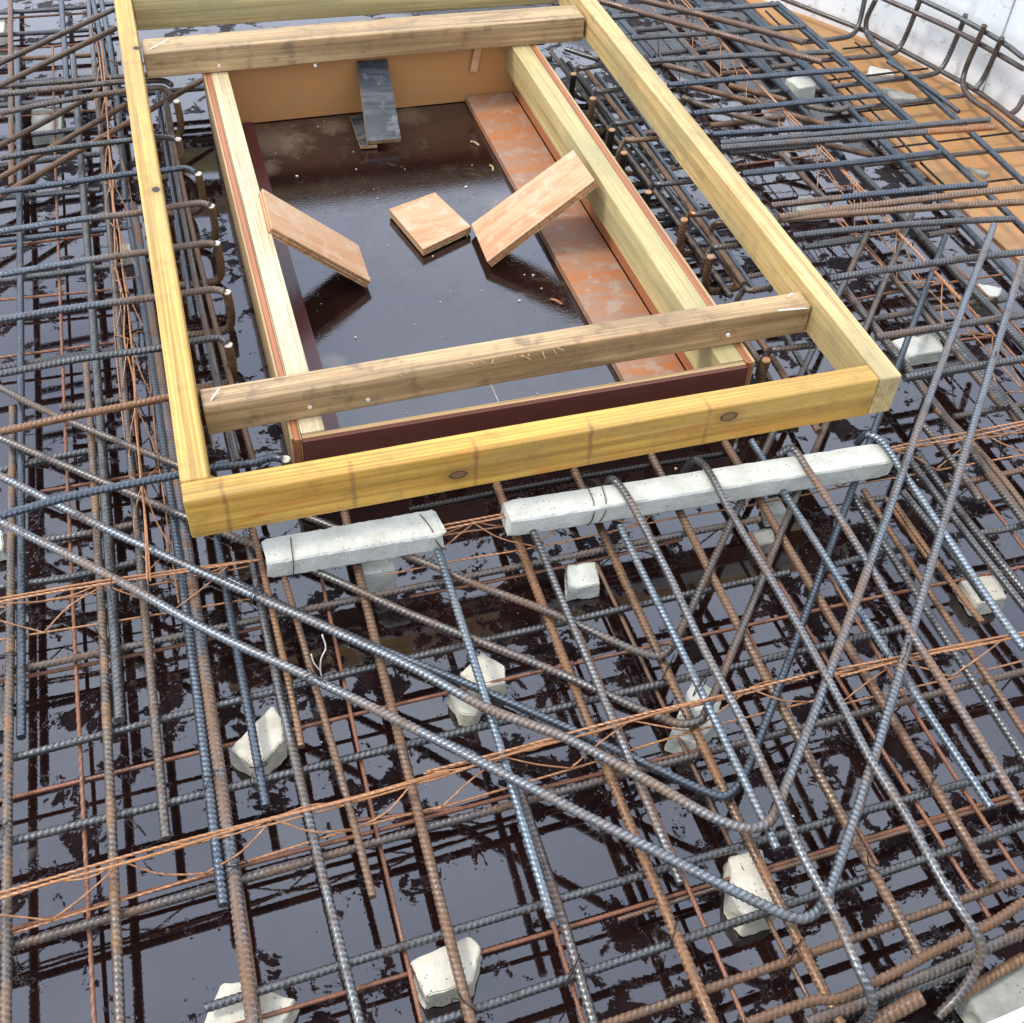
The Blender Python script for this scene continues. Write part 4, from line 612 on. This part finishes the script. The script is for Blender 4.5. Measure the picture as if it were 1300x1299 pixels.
# wires of the welded mesh: steel, radius, points in millimetres
MESH = [
('red',0.0034,[(-557,1148,34),(-109,1144,34)]),
('red',0.0034,[(-554,951,34),(-107,920,34)]),
('red',0.0034,[(-554,737,34),(-104,729,34)]),
('red',0.0034,[(-260,319,34),(-224,318,34),(-187,318,34),(-151,318,34),(-115,318,34),(-78,318,34),(-42,318,34)]),
('red',0.0034,[(-505,-91,34),(-223,-96,34),(-161,-96,34),(-100,-96,34),(-38,-95,34),(24,-94,34),(85,-92,34)]),
('red',0.0034,[(-526,-314,34),(-20,-303,34),(266,-298,34),(551,-296,34),(837,-297,34),(1122,-299,34),(1628,-308,34)]),
('red',0.0034,[(-527,-518,34),(-142,-506,34),(23,-502,34),(189,-500,34),(354,-498,34),(519,-498,34),(685,-499,34)]),
('red',0.0034,[(-225,-718,34),(182,-711,34),(370,-709,34),(558,-706,34),(745,-703,34),(933,-700,34),(1341,-693,34)]),
('br',0.0034,[(476,-717,34),(582,-713,34),(689,-710,34),(796,-708,34),(903,-706,34),(1009,-705,34),(1336,-705,34)]),
('red',0.0034,[(330,-91,34),(414,-93,34),(498,-94,34),(582,-94,34),(666,-93,34),(750,-90,34),(834,-86,34)]),
('red',0.0034,[(1502,496,34),(1570,500,34),(1638,502,34),(1706,504,34),(1774,504,34),(1842,504,34),(2129,495,34)]),
('red',0.0034,[(1651,307,34),(1751,299,34)]),
('red',0.0034,[(1485,1105,34),(1725,1106,34)]),
('red',0.0034,[(-566,2174,34),(-41,2165,34)]),
('red',0.0034,[(-567,2395,34),(-30,2375,34)]),
('red',0.0034,[(-511,1772,34),(-62,1752,34)]),
('dk',0.0034,[(1957,1495,34),(2295,1502,34)]),
('dk',0.0034,[(1930,1300,34),(2201,1303,34)]),
('dk',0.0034,[(1934,1098,34),(2552,1098,34)]),
('dk',0.0034,[(2101,1677,34),(2216,1676,34)]),
('dk',0.0034,[(2096,882,34),(2411,875,34)]),
('red',0.0034,[(155,-476,34),(316,-498,34)]),
('red',0.0034,[(-200,2145,41),(-206,1679,41),(-209,1213,41),(-211,747,41),(-212,280,41),(-211,-186,41),(-207,-872,41)]),
('red',0.0034,[(193,-22,41),(191,-148,41),(189,-274,41),(187,-400,41),(186,-526,41),(186,-652,41),(186,-985,41)]),
('red',0.0034,[(388,-677,41),(381,-985,41)]),
('or',0.0034,[(-9,-492,41),(-9,-943,41)]),
('red',0.0034,[(583,-214,41),(583,-326,41),(583,-439,41),(583,-552,41),(584,-665,41),(585,-778,41),(585,-985,41)]),
('br',0.0034,[(661,-108,41),(662,-239,41),(663,-369,41),(666,-499,41),(668,-630,41),(672,-760,41),(683,-985,41)]),
('red',0.0034,[(955,-108,41),(955,-233,41),(957,-358,41),(959,-482,41),(962,-607,41),(967,-731,41),(972,-856,41)]),
('red',0.0034,[(1048,-236,41),(1047,-332,41),(1046,-428,41),(1046,-523,41),(1046,-619,41),(1047,-715,41),(1054,-985,41)]),
('red',0.0034,[(1429,-110,41),(1420,-490,41)]),
('red',0.0034,[(1610,802,41),(1618,708,41),(1623,614,41),(1627,519,41),(1629,425,41),(1628,331,41),(1626,236,41)]),
('red',0.0034,[(1785,621,41),(1792,564,41),(1797,507,41),(1800,450,41),(1801,393,41),(1800,336,41),(1790,59,41)]),
('red',0.0034,[(1614,103,41),(1614,-212,41)]),
('br',0.0034,[(1629,733,41),(1628,457,41)]),
('red',0.0034,[(1950,775,41),(1963,293,41)]),
('dk',0.0034,[(1976,1426,41),(1978,1363,41),(1980,1300,41),(1980,1238,41),(1978,1175,41),(1975,1112,41),(1971,1050,41)]),
('dk',0.0034,[(1967,1000,41),(1968,878,41)]),
('dk',0.0034,[(1974,1580,41),(1976,1466,41)]),
('dk',0.0034,[(1976,1966,41),(1974,1847,41)]),
('dk',0.0034,[(2153,1696,41),(2158,1606,41)]),
('red',0.0034,[(856,-303,41),(847,-586,41)]),
('red',0.0034,[(859,-685,41),(859,-745,41)]),
]

def wm(o):
    return (wm(o.parent) @ o.matrix_parent_inverse @ o.matrix_basis) if o.parent else o.matrix_basis.copy()
_link0 = link
def link(name, me, parent=None, loc=None):
    o = bpy.data.objects.new(name, me); COL.objects.link(o)
    if parent is not None: o.parent = parent; o.matrix_parent_inverse = wm(parent).inverted()
    if loc is not None: o.location = loc
    return o

# ================================================================== SETTING: ground, deck, edge formwork
bm = bmesh.new(); bmesh.ops.create_grid(bm, x_segments=8, y_segments=8, size=60)
me = bpy.data.meshes.new('ground'); bm.to_mesh(me); bm.free(); me.materials.append(GROUND)
tag(link('ground', me, None, (0, 0, -.16)), kind='structure')
floor = tag(link('floor', box_mesh('floor', (4.6, 4.6, .03), BRN, 0), None, (.65, 1.2, -.042)), kind='structure')
def panel(name, x0, x1, y0, y1, m, z=0.0):
    g = .0004; return link(name, box_mesh(name, (x1 - x0 - 2 * g, y1 - y0 - 2 * g, .021), m, .0008, 1, loc=((x0 + x1) / 2, (y0 + y1) / 2, z - .0105)), floor)
for x0, x1, y0, y1 in ((-1.6, -.62, -1.02, .52), (-.62, .628, .06, .52), (.629, 1.995, .06, .52), (-.62, 1.995, -1.02, .06), (-1.6, -.62, .52, 3.4), (-.62, .921, .52, 3.4), (.921, 1.995, .52, 3.4)):
    panel('floor_panel', x0, x1, y0, y1, DECK)
for i in range(9): panel('tan_floor_board', 1.997, 2.75, -1.0 + .48 * i, -.52 + .48 * i, TANP, .004)
for x, y0, y1 in ((.921, .52, 2.2), (.6285, .17, .52)):
    link('floor_seam', box_mesh('floor_seam', (.0026, y1 - y0, .004), SEAM, 0, loc=(x, (y0 + y1) / 2, -.0013)), floor)

wallpts = [(-1.6, -.86), (-.6, -.97), (.3, -1.052), (.70, -1.046), (.90, -1.026), (1.3, -.955), (1.75, -.80), (2.13, -.47), (2.38, .05), (2.485, .6), (2.475, 1.0), (2.433, 1.226), (2.382, 1.395), (2.33, 1.58), (2.25, 1.785), (2.131, 2.0), (1.9, 2.34), (1.55, 2.72), (1.0, 3.1), (.2, 3.4)]
X, s_ = resample(crom([(x, y, 0) for x, y in wallpts]), .05)
T = np.gradient(X, axis=0); T /= np.linalg.norm(T, axis=1)[:, None]; Nn = np.stack([T[:, 1], -T[:, 0], 0 * T[:, 0]], 1)    # outward
prof = [(0, -.02), (0, .343), (-.002, .350), (.010, .351), (.011, .344), (.030, .344), (.031, .351), (.056, .350), (.058, .33), (.022, .322), (.022, -.02)]
V = np.concatenate([X + Nn * o + np.array([0, 0, z]) for o, z in prof]); n = len(X); k = len(prof)
F = [[a * n + i, ((a + 1) % k) * n + i, ((a + 1) % k) * n + i + 1, a * n + i + 1] for a in range(k) for i in range(n - 1)]
wme = npmesh('edge_formwork', V, [np.array(F)], [WHITE, GUT], [1 if F[i][0] // n in (3, 4, 5, 6) else 0 for i in range(len(F))], np.ones(len(F), bool)); wme.set_sharp_from_angle(angle=.5)
tag(link('edge_formwork', wme), 'white curved edge formwork wall with scuffs and stains, rounding the slab', 'formwork wall')

wall = bpy.data.objects['edge_formwork']
for i in range(6, n - 4, 22):
    q = X[i] - Nn[i] * .0012
    o = link('panel_joint', box_mesh('panel_joint', (.004, .002, .34), GUT, 0), wall, (q[0], q[1], .172)); o.rotation_euler = (0, 0, math.atan2(T[i, 1], T[i, 0]))

# ================================================================== TIMBER FRAME
W_, A_, ZT = 1.262, .045, .26
fr = tag(empty('timber_frame', (0, 0, .174)), 'yellow timber frame of six beams raised over the steel', 'timber frame')
HB = .086
fb = beam('front_rail', (0, A_ / 2, ZT), (W_ - A_ - .001, A_ / 2, ZT), A_, HB, YEL, fr, .006, 4)
beam('side_rail', (A_ / 2, A_ + .001, ZT), (A_ / 2, 2.05, ZT), A_, HB, YELS, fr, .006, 4)
beam('side_rail', (W_ - A_ / 2, 0, ZT), (W_ - A_ / 2 + .006, 2.02, ZT), A_, HB, RGT, fr, .005, 3)
beam('back_rail', (.047, 1.920, ZT + .004), (1.214, 1.868, ZT + .004), .05, .09, GRN, fr, .005, 3)
c1 = beam('crossmember', (.052, .265, .2385), (1.2155, .280, .2385), .049, .0645, OLD, fr, .003, 2, .0012, 24)
c2 = beam('crossmember', (.051, 1.655, .2385), (1.2155, 1.640, .2385), .088, .0645, OLD, fr, .004, 2, .0016, 24)
bm = bmesh.new(); bmesh.ops.create_cone(bm, cap_ends=True, segments=12, radius1=.0042, radius2=.0036, depth=.004); nail_me = bpy.data.meshes.new('nail'); bm.to_mesh(nail_me); bm.free(); nail_me.materials.append(NAIL)
def nail(par, p):
    o = link('nail', nail_me, par); o.location = p; o.rotation_euler = (math.pi / 2, 0, 0)
for p in [(0.2315, 0.242, 0.1983), (0.3358, 0.243, 0.1921), (1.0417, 0.249, 0.2029), (0.2309, 1.6075, 0.192), (1.0547, 1.6005, 0.1782), (0.4752, 1.6055, 0.1695)]: nail(c1 if p[1] < 1 else c2, p)
for par, a, b in ((c2, (.066, 1.63, .237), (.12, 1.655, .25)), (c1, (1.14, .25, .243), (1.205, .247, .240)), (c1, (1.178, .29, .238), (1.185, .285, .252)), (c1, (.066, .252, .237), (.085, .27, .248))):
    o, _, _ = bar_object('bent_nail', [a, b], .0016, NAIL, parent=par, ribbed=False)
for p in [(0.0262, -0.001, 0.2376), (0.033, -0.001, 0.2032), (1.1862, -0.001, 0.2431), (1.1866, -0.001, 0.2096)]:
    o = link('screw', nail_me, fb); o.location = (p[0] - (W_ - A_ - .001) / 2, p[1] - A_ / 2, p[2] - (ZT - HB / 2)); o.rotation_euler = (math.pi / 2, 0, 0); o.scale = (1.1, 1.1, .6)
# splinters on the crossmember
for i in range(14):
    x = random.choice((.42, .55, .565, .6, .66, .68)) + random.uniform(-.03, .03); y = .2385 + (x - .05) * .013
    bar_object('splinter', [(x, y + random.uniform(0, .004), .237), (x + random.uniform(-.012, .018), y - random.uniform(.002, .012), .237 + random.uniform(-.016, .008))], .0009, EDGE, parent=c1, ribbed=False)

# ================================================================== FORMWORK BOX
bx = tag(empty('formwork_box', (.63, .9, 0)), 'open plywood formwork box with timber battens standing inside the timber frame', 'formwork box')
ZB = .173
def plank(name, x0, x1, y0, y1, z0, z1, m, par, bev=.0012): 
    o = link(name, box_mesh(name, (x1 - x0, y1 - y0, z1 - z0), m, bev, 2), par); o.location = ((x0 + x1) / 2, (y0 + y1) / 2, (z0 + z1) / 2); return o
def plank_y(name, x0, x1, y0, y1, z0, z1, m, par, bev=.0012):   # grain along Y: length is local X
    o = link(name, box_mesh(name, (y1 - y0, x1 - x0, z1 - z0), m, bev, 2, .0004, 8), par); o.location = ((x0 + x1) / 2, (y0 + y1) / 2, (z0 + z1) / 2); o.rotation_euler = (0, 0, math.pi / 2); return o
plank_y('side_panel', .188, .1925, .196, 1.70, .002, ZB, EDGE, bx); plank_y('side_panel', .193, .2035, .192, 1.70, .002, ZB - .001, REDP, bx); plank_y('side_panel', .204, .2065, .190, 1.70, .002, ZB, EDGE, bx)
plank_y('batten', .207, .250, .206, 1.655, .080, ZB, WHT, bx, .003)
plank_y('side_panel', 1.0625, 1.067, .196, 1.70, .002, ZB, REDP, bx); plank_y('side_panel', 1.0675, 1.075, .194, 1.70, .002, ZB - .001, REDP, bx); plank_y('side_panel', 1.0755, 1.081, .196, 1.70, .002, ZB, EDGE, bx)
plank_y('batten', 1.0125, 1.062, .206, 1.655, .082, ZB, GRN, bx, .003); plank_y('lower_batten', 1.034, 1.062, .206, 1.655, .022, .0815, REDP, bx)
plank_y('lower_batten', .207, .246, .206, 1.655, .014, .079, REDP, bx)
plank('front_panel', .2075, 1.0615, .1865, .1945, .002, ZB - .004, BRN, bx); plank('front_panel_core', .2075, 1.0615, .195, .2050, .002, ZB - .0025, EDGE, bx)
plank('back_panel', .2075, 1.0615, 1.6565, 1.672, .002, ZB - .002, BACKP, bx)
o = plank('cleat', -.010, .010, -.004, .004, -.045, .045, ORO, bx); o.location = (.925, 1.648, .135); o.rotation_euler = (0, .18, 0)
tag(plank_y('edge_strip', .896, 1.032, .208, 1.650, .0015, .0205, ORP, None), 'long rust stained board lying flat along the right side of the box floor', 'board')
bpy.data.objects['edge_strip'].name = 'floor_board'
tag(plank_y('floor_strip', .2475, .298, .208, 1.645, .0015, .0125, REDF, None), 'narrow dark red strip lying along the left side of the box floor', 'board strip')
def offcut(Q, th, mt, label): return tag(slab_from_quad('plywood_offcut', Q, th, mt, EDGE), label, 'plywood offcut', 'plywood offcuts in the box')
offcut([(.560, 1.120, .023), (.600, .932, .023), (.735, 1.000, .023), (.687, 1.169, .023)], .018, ORO, 'short square plywood offcut lying flat in the middle of the box floor')
offcut([(.737, 1.007, .026), (.731, .845, .026), (.985, .853, .196), (.981, 1.000, .196)], .019, ORO, 'tan plywood offcut leaning up onto the right batten of the box')
offcut([(.2545, 1.004, .186), (.2525, .843, .186), (.455, .832, .024), (.456, .982, .024)], .019, ORO, 'tan plywood offcut leaning down from the left wall of the box')
offcut([(.5935, 1.649, .150), (.574, 1.450, .026), (.664, 1.445, .026), (.6745, 1.645, .150)], .016, BLK, 'black faced plywood offcut leaning on the back panel of the box')
offcut([(.560, 1.62, .012), (.556, 1.455, .012), (.600, 1.452, .012), (.604, 1.618, .012)], .009, BLK, 'thin dark offcut lying flat beneath the black leaning one')
# pale chips and grit on the box floor: too many to count
bm = bmesh.new()
for i in range(130):
    x, y = (random.uniform(.31, .89), random.uniform(.32, 1.64)) if i < 70 else (random.uniform(-.3, 1.9), random.uniform(-.9, 1.2))
    if .1 < ((x * 7.3 + y * 3.1) % 1) < .35: continue
    r = random.choice((.0012, .0016, .002, .0032)) * random.uniform(.7, 1.2); a = random.uniform(0, 6.3)
    b = [bm.verts.new((x + r * math.cos(a + t) * random.uniform(.7, 1.5), y + r * math.sin(a + t), .0005 + z)) for z in (0, r * .8) for t in (0, 2.1, 4.2)]
    bm.faces.new(b[3:6])
    for j in range(3): bm.faces.new((b[j], b[(j + 1) % 3], b[3 + (j + 1) % 3], b[3 + j]))
me = bpy.data.meshes.new('wood_chips'); bm.to_mesh(me); bm.free(); me.materials.append(FLAKE); tag(link('wood_chips', me), kind='stuff')
me_l = None
for lab, pts in (('curled brown wood shaving beside the rust stained board, further one', [(.852, 1.43, .003), (.86, 1.42, .006), (.868, 1.405, .003)]), ('thin pale shaving near the rust stained board, nearer one', [(.868, 1.30, .003), (.872, 1.285, .005), (.868, 1.27, .003)]), ('dark shaving in the water near the foot of the right offcut', [(.842, .70, .003), (.85, .69, .006), (.862, .675, .003)])):
    o, _, _ = bar_object('wood_shaving', pts, .0028, REDP if 'dark' in lab else EDGE, True, ribbed=False, step=.004); tag(o, lab, 'wood shaving', 'shavings on the box floor')

# ================================================================== CONCRETE SPACERS
def spacer(name, x0, x1, y0b, y0f, y1b, y1f, ztop, label):
    prof = [(1, 0), (1.02, -.034), (.9, -.046), (.1, -.046), (.02, -.040), (-.02, -.004), (.02, 0)]     # across (0 front .. 1 back), height
    bm = bmesh.new(); nseg = 40; rings = []
    for i in range(nseg + 1):
        t = i / nseg; x = x0 + (x1 - x0) * t; yf = y0f + (y1f - y0f) * t; yb = y0b + (y1b - y0b) * t; e = min(t, 1 - t) * nseg
        sh = .90 if e == 0 else 1; ring = []
        for u, z in prof:
            j = .0013 if e > .5 else .003
            ring.append(bm.verts.new((x + random.gauss(0, j) * (e < 2), yf + (yb - yf) * (.5 + (u - .5) * sh) + random.gauss(0, .0004), ztop + (z + .023) * sh - .023 + random.gauss(0, .00035))))
        rings.append(ring)
    m_ = len(prof)
    for i in range(nseg):
        for j in range(m_): bm.faces.new((rings[i][j], rings[i + 1][j], rings[i + 1][(j + 1) % m_], rings[i][(j + 1) % m_]))
    bm.faces.new(rings[0]); bm.faces.new(rings[-1][::-1]); bmesh.ops.recalc_face_normals(bm, faces=bm.faces)
    me = bpy.data.meshes.new(name); c = Vector(((x0 + x1) / 2, (y0b + y0f) / 2, ztop - .047))
    for v in bm.verts: v.co -= c
    bm.to_mesh(me); bm.free(); me.materials.append(CONC)
    return tag(link(name, me, None, c), label, 'concrete spacer', 'long concrete spacers in front of the frame')
s1 = spacer('concrete_spacer', .107, .404, .012, -.040, .008, -.050, .130, 'short pale concrete spacer bar in front of the left half of the frame')
s2 = spacer('concrete_spacer', .518, 1.240, -.003, -.051, -.033, -.082, .130, 'long pale concrete spacer bar under the hooked bars')
for par, x, y, dx in ((s1, .150, -.043, .004), (s1, .383, -.046, -.012), (s2, .668, -.054, .004), (s2, .69, -.055, .008)):
    bar_object('tie_wire', [(x + dx, y + .055, .128), (x + dx * .6, y + .035, .1325), (x, y + .006, .1325), (x - dx * .2, y - .003, .122), (x - dx, y - .004, .098), (x - dx * 2, y + .003, .08)], .0010, STEEL['tie'], True, par, False, step=.004)

for lab, m, poly, z1 in (
  ('cream concrete block in a diamond shape under bars at left', CONY, [(0.076, -0.25), (-0.003, -0.315), (0.036, -0.362), (0.084, -0.325), (0.088, -0.285)], 0.045),
  ('small square concrete block below the short spacer', CONC, [(0.258, 0.006), (0.258, -0.045), (0.32, -0.045), (0.322, 0.008)], 0.06),
  ('mossy edged concrete block above the brown hairpin leg near the middle', CONY, [(0.418, -0.23), (0.369, -0.267), (0.395, -0.305), (0.44, -0.305), (0.448, -0.272)], 0.035),
  ('concrete lump tucked below the brown hairpin leg near the middle', CONY, [(0.343, -0.292), (0.352, -0.34), (0.375, -0.352), (0.392, -0.33)], 0.035),
  ('pale block under the gap between spacer and topmost hairpin', CONC, [(0.61, -0.09), (0.594, -0.145), (0.655, -0.15), (0.668, -0.095)], 0.035),
  ('big pale broken block behind the orange hairpin bend', CONC, [(0.735, -0.372), (0.69, -0.42), (0.65, -0.468), (0.685, -0.5), (0.73, -0.47), (0.765, -0.42)], 0.045),
  ('weathered block under the lowest hairpin leg', CONY, [(0.658, -0.672), (0.632, -0.735), (0.64, -0.775), (0.69, -0.775), (0.712, -0.675)], 0.045),
  ('cream concrete block at the bottom centre under a thick brown bar', CONY, [(0.186, -0.699), (0.196, -0.752), (0.262, -0.752), (0.288, -0.705), (0.276, -0.684)], 0.045),
  ('broken concrete block at the bottom left corner', CONY, [(-0.055, -0.654), (-0.085, -0.705), (0.012, -0.74), (0.042, -0.705), (-0.02, -0.662)], 0.035),
  ('cream block at right beside the orange rod ends', CONY, [(1.273, -0.298), (1.27, -0.36), (1.335, -0.362), (1.348, -0.304)], 0.035),
  ('large flat pale block beside the front right frame corner', CONC, [(1.504, 0.353), (1.52, 0.285), (1.612, 0.285), (1.63, 0.35)], 0.03),
  ('white wedge of concrete right of the leaning legs', CONC, [(1.822, 0.496), (1.805, 0.455), (1.835, 0.425), (1.868, 0.459)], 0.03),
  ('white chip of concrete on the tan boards near the wall', CONC, [(2.136, 1.575), (2.1, 1.52), (2.185, 1.498), (2.2, 1.528)], 0.025),
  ('grey crumbled mortar on the tan boards by the white chip', COND, [(2.116, 1.46), (2.105, 1.378), (2.18, 1.345), (2.19, 1.38)], 0.02),
  ('light block in the tangle at upper right', CONC, [(1.825, 1.523), (1.84, 1.455), (1.896, 1.455), (1.915, 1.49), (1.888, 1.539)], 0.04),
  ('grey flat stone on the tan boards below the steel bars', COND, [(2.117, 1.003), (2.135, 0.935), (2.168, 0.955)], 0.012),
  ('dusty block behind the right rail near the girder', COND, [(1.58, 0.94), (1.535, 0.868), (1.636, 0.855), (1.618, 0.942)], 0.03),
  ('dusty grey block between bars at upper left', COND, [(-0.266, 1.8), (-0.268, 1.66), (-0.186, 1.655), (-0.186, 1.792)], 0.035),
  ('pale stone beside the left rail behind the girder', CONY, [(-0.075, 1.115), (-0.078, 1.05), (-0.052, 1.05), (-0.05, 1.1)], 0.03),
  ('pale block cut by the left picture edge, lower one', CONC, [(-0.4, -0.09), (-0.4, -0.17), (-0.325, -0.165), (-0.326, -0.095)], 0.035),
  ("rusty lump by the long spacer's right third", COND, [(0.965, -0.092), (0.962, -0.132), (1.0, -0.135), (1.008, -0.096)], 0.03),
  ('dusty grey block at the bottom right by the white edge', COND, [(0.875, -0.925), (0.88, -0.985), (1.05, -0.975), (1.05, -0.9)], 0.035),
  ('pale block cut by the left picture edge, upper one', CONC, [(-0.4, 0.25), (-0.4, 0.19), (-0.322, 0.195), (-0.324, 0.245)], 0.03),
  ('yellowish block at the left edge near the top corner', CONY, [(-0.42, 2.39), (-0.42, 2.27), (-0.335, 2.28), (-0.33, 2.385)], 0.03),
  ('small block glimpsed beneath the long spacer', CONC, [(1.022, -0.028), (1.012, -0.072), (1.052, -0.075), (1.056, -0.033)], 0.035)): tag(rock('spacer_block', poly, .0005, z1, m), lab, 'concrete block', 'small concrete blocks under the bars')

# ================================================================== REINFORCEMENT
CUTM = {}
def cut_face(o, P, T, r, m):
    if m.name not in CUTM:
        bm = bmesh.new(); bmesh.ops.create_circle(bm, cap_ends=True, segments=12, radius=1); bmesh.ops.extrude_face_region(bm, geom=bm.faces[:])
        for v in list(bm.verts)[12:]: v.co = Vector((v.co.x * .86, v.co.y * .86, .22))
        me = bpy.data.meshes.new('sawn_face'); bm.to_mesh(me); bm.free(); me.materials.append(m); CUTM[m.name] = me
    c = link('sawn_face', CUTM[m.name], o); M_ = Matrix.Translation(Vector(P)) @ Vector(T).to_track_quat('Z', 'Y').to_matrix().to_4x4() @ Matrix.Diagonal((r * 1.02, r * 1.02, r, 1))
    c.matrix_basis = M_
for name, label, m, r, curve, group, cap, pts in BARS:
    P = np.array(pts) / 1000.0
    far = P[:, 1].mean() > .75 or r < .005
    o, X, T = bar_object(name, P, r, STEEL[m], curve, far=far)
    tag(o, label, 'rebar', group or None)
    if cap: cut_face(o, X[-1], T[-1], r, CUT[cap])
sheet = tag(empty('welded_mesh', (.4, 0, .03)), 'thin rusty red welded mesh lying lowest above the wet deck', 'wire mesh')
for m, r, pts in MESH:
    P = np.array(pts) / 1000.0; far = P[:, 1].mean() > .6
    bar_object('mesh_wire', P, r, STEEL[m], len(P) > 2, sheet, True, ns=6, step=.0045 if far else .003)

# lattice girders of thin orange wire
def girder(label, a, b, htop, hbot, half, pitch, phase, sag=.002):
    a, b = Vector(a), Vector(b); d = (b - a); Lg = d.length; d.normalize(); pn = Vector((-d.y, d.x, 0))
    g = tag(empty('lattice_girder', a), label, 'lattice girder', 'thin wire lattice girders')
    def pt(s, off, h): 
        q = a + d * s + pn * (off + .004 * math.sin(s * 5.3 + off * 300) + random.uniform(-.0012, .0012)); return (q.x, q.y, h + sag * math.sin(s * 7 + off * 40) + random.uniform(-.0022, .0022))
    ns_ = max(4, int(Lg / .12)); ss = [Lg * i / ns_ for i in range(ns_ + 1)]
    for off in (-.0028, .0028): bar_object('top_chord', [pt(s, off + .0016 * math.sin(s * 23 + off * 900), htop) for s in ss], .0021, STEEL['wire'], True, g, True, ns=6, step=.004)
    for off in (-half, half): bar_object('bottom_chord', [pt(s, off, hbot) for s in ss], .0018, STEEL['wire'], True, g, True, ns=6, step=.004)
    s = phase
    while s < Lg + pitch:
        for off in (-half, half):
            for ds in (-pitch / 2, pitch / 2):
                if 0 <= s <= Lg and -.02 <= s + ds <= Lg + .02:
                    bar_object('diagonal_wire', [pt(s, off * .06, htop - .002), pt(s + ds * random.uniform(.4, .6), off * random.uniform(.35, .75), (htop + hbot) / 2 + random.uniform(-.005, .005)), pt(s + ds, off, hbot + .002)], .0015, STEEL['wire'], True, g, True, ns=5, step=.008)
        s += pitch
for gargs in (
  ('orange wire girder running beside the left rail of the frame', (-0.062, 2.0, 0), (-0.074, -0.03, 0), 0.128, 0.06, 0.029, 0.205, 0.16),
  ('orange wire girder crossing the open water in the foreground, left stretch', (-0.4, -0.508, 0), (0.3, -0.476, 0), 0.112, 0.06, 0.025, 0.2, 0.05),
  ('orange wire girder under the orange hairpin bend, middle stretch', (0.27, -0.474, 0), (0.897, -0.455, 0), 0.106, 0.06, 0.025, 0.2, 0.11),
  ('orange wire girder in the foreground right, right stretch', (0.925, -0.468, 0), (1.75, -0.492, 0), 0.106, 0.06, 0.024, 0.2, 0.1),
  ('orange wire girder passing left of the short concrete spacer', (-0.42, 0.004, 0), (0.1, -0.014, 0), 0.112, 0.06, 0.034, 0.2, 0.07),
  ('orange wire girder running behind and beyond the long concrete spacer', (0.3, -0.022, 0), (1.95, -0.046, 0), 0.112, 0.06, 0.03, 0.2, 0.16),
  ('rusty wire girder climbing through the tangle right of the frame', (1.64, 2.1, 0), (1.634, -0.1, 0), 0.132, 0.06, 0.03, 0.2, 0.1)): girder(*gargs)

# tie wires at crossings
def tie_mesh(seed):
    random.seed(seed); a = .0125; pts = []
    for i in range(15):
        t = -2.4 + i * 4.8 / 14; pts.append((a * math.sin(t) * 1.05, a * math.sin(t) + random.uniform(-.001, .001), .0165 * math.cos(t)))
    pts += [(pts[-1][0] * .5 + .004, -.004, -.013)]
    pts = [(.010, .006, .034 + random.uniform(-.006, .008)), (.004, .002, .020)] + pts[2:]
    V, F, caps, uv, X, T = tube(np.array(pts), .00095, 5, .0035, 0, 1, True)
    return npmesh('tie_wire', V, [F, caps], [STEEL['tie']], None, np.r_[np.ones(len(F), bool), np.zeros(2, bool)], uv)
tms = [tie_mesh(i) for i in range(4)]; random.seed(11)
for i, (x, y, z, lab) in enumerate([(145, -281, 112, 'tie wire on the lowest hairpin bar beside the pale forked end'), (-163, -90, 67, 'tie wire joining two bars above the black and orange beaded bar'), (-309, -84, 67, 'tie wire at the left edge around the two leftmost bars'), (39, -379, 61, 'tie wire below the diamond block on the sawn grey blue bar'), (-26, -380, 67, 'tie wire on the blue bar left of the thick brown bar'), (685, -368, 61, 'tie wire on the coarse orange bar below the topmost hairpin bend'), (708, -432, 100, 'tie wire on the pale blue bar over the orange girder'), (1565, 109, 150, 'tie wire halfway up the outer leaning leg at right'), (-310, -381, 61, 'tie wire at the left edge where a silver ribbed cross bar ends'), (241, -781, 61, 'tie wire on the thick brown bar below the bottom centre block'), (1031, -475, 130, 'tie wire where the outer leaning leg meets the girder at right'), (989, -660, 61, 'tie wire on the brown bar with the orange tip at lower right'), (974, -826, 61, 'bundle of tie wire ends near the orange bar tip at lower right'), (-70, 707, 150, 'tie wire on the girder beside the left rail'), (386, -779, 61, 'tie wire on the brown bar under the light blue bar end'), (-137, -421, 61, 'tie wire on the half rusted bar at lower left'), (536, -763, 61, 'tie wire on the bright orange bar near the bottom edge'), (682, -830, 61, 'tie wire on the coarse orange bar left of the rim bars'), (830, -757, 61, 'tie wire on the brown bar right of the lowest bend'), (-10, -526, 67, 'tie wire on the thick brown bar under the foreground girder'), (1030, -449, 97, 'tie wire on the bluish bar left of the outer leaning leg'), (-128, 2, 112, 'tie wire on the lowest hairpin bar left of the girder'), (82, -90, 112, 'tie wire on the fourth hairpin bar with a rusty fleck')]):
    o = link('tie_wire', tms[i % 4], None, (x / 1000, y / 1000, z / 1000)); o.rotation_euler = (0, 0, random.choice((0, math.pi / 2, math.pi)) + random.uniform(-.2, .2))
    tag(o, lab, 'tie wire', 'tie wires at bar crossings')
o, _, _ = bar_object('tie_wire', [(0.154, -0.276, 0.121), (0.154, -0.276, 0.141), (0.158, -0.276, 0.166), (0.166, -0.272, 0.181), (0.164, -0.266, 0.206)], .0011, CUT['w'], True, ribbed=False, step=.004); tag(o, 'pale forked tie wire end sticking up from the lowest hairpin bar', 'tie wire')
bar_object('wire_prong', [(0.154, -0.276, 0.133), (0.146, -0.276, 0.156), (0.144, -0.274, 0.176)], .0011, CUT['w'], True, parent=o, ribbed=False, step=.004)
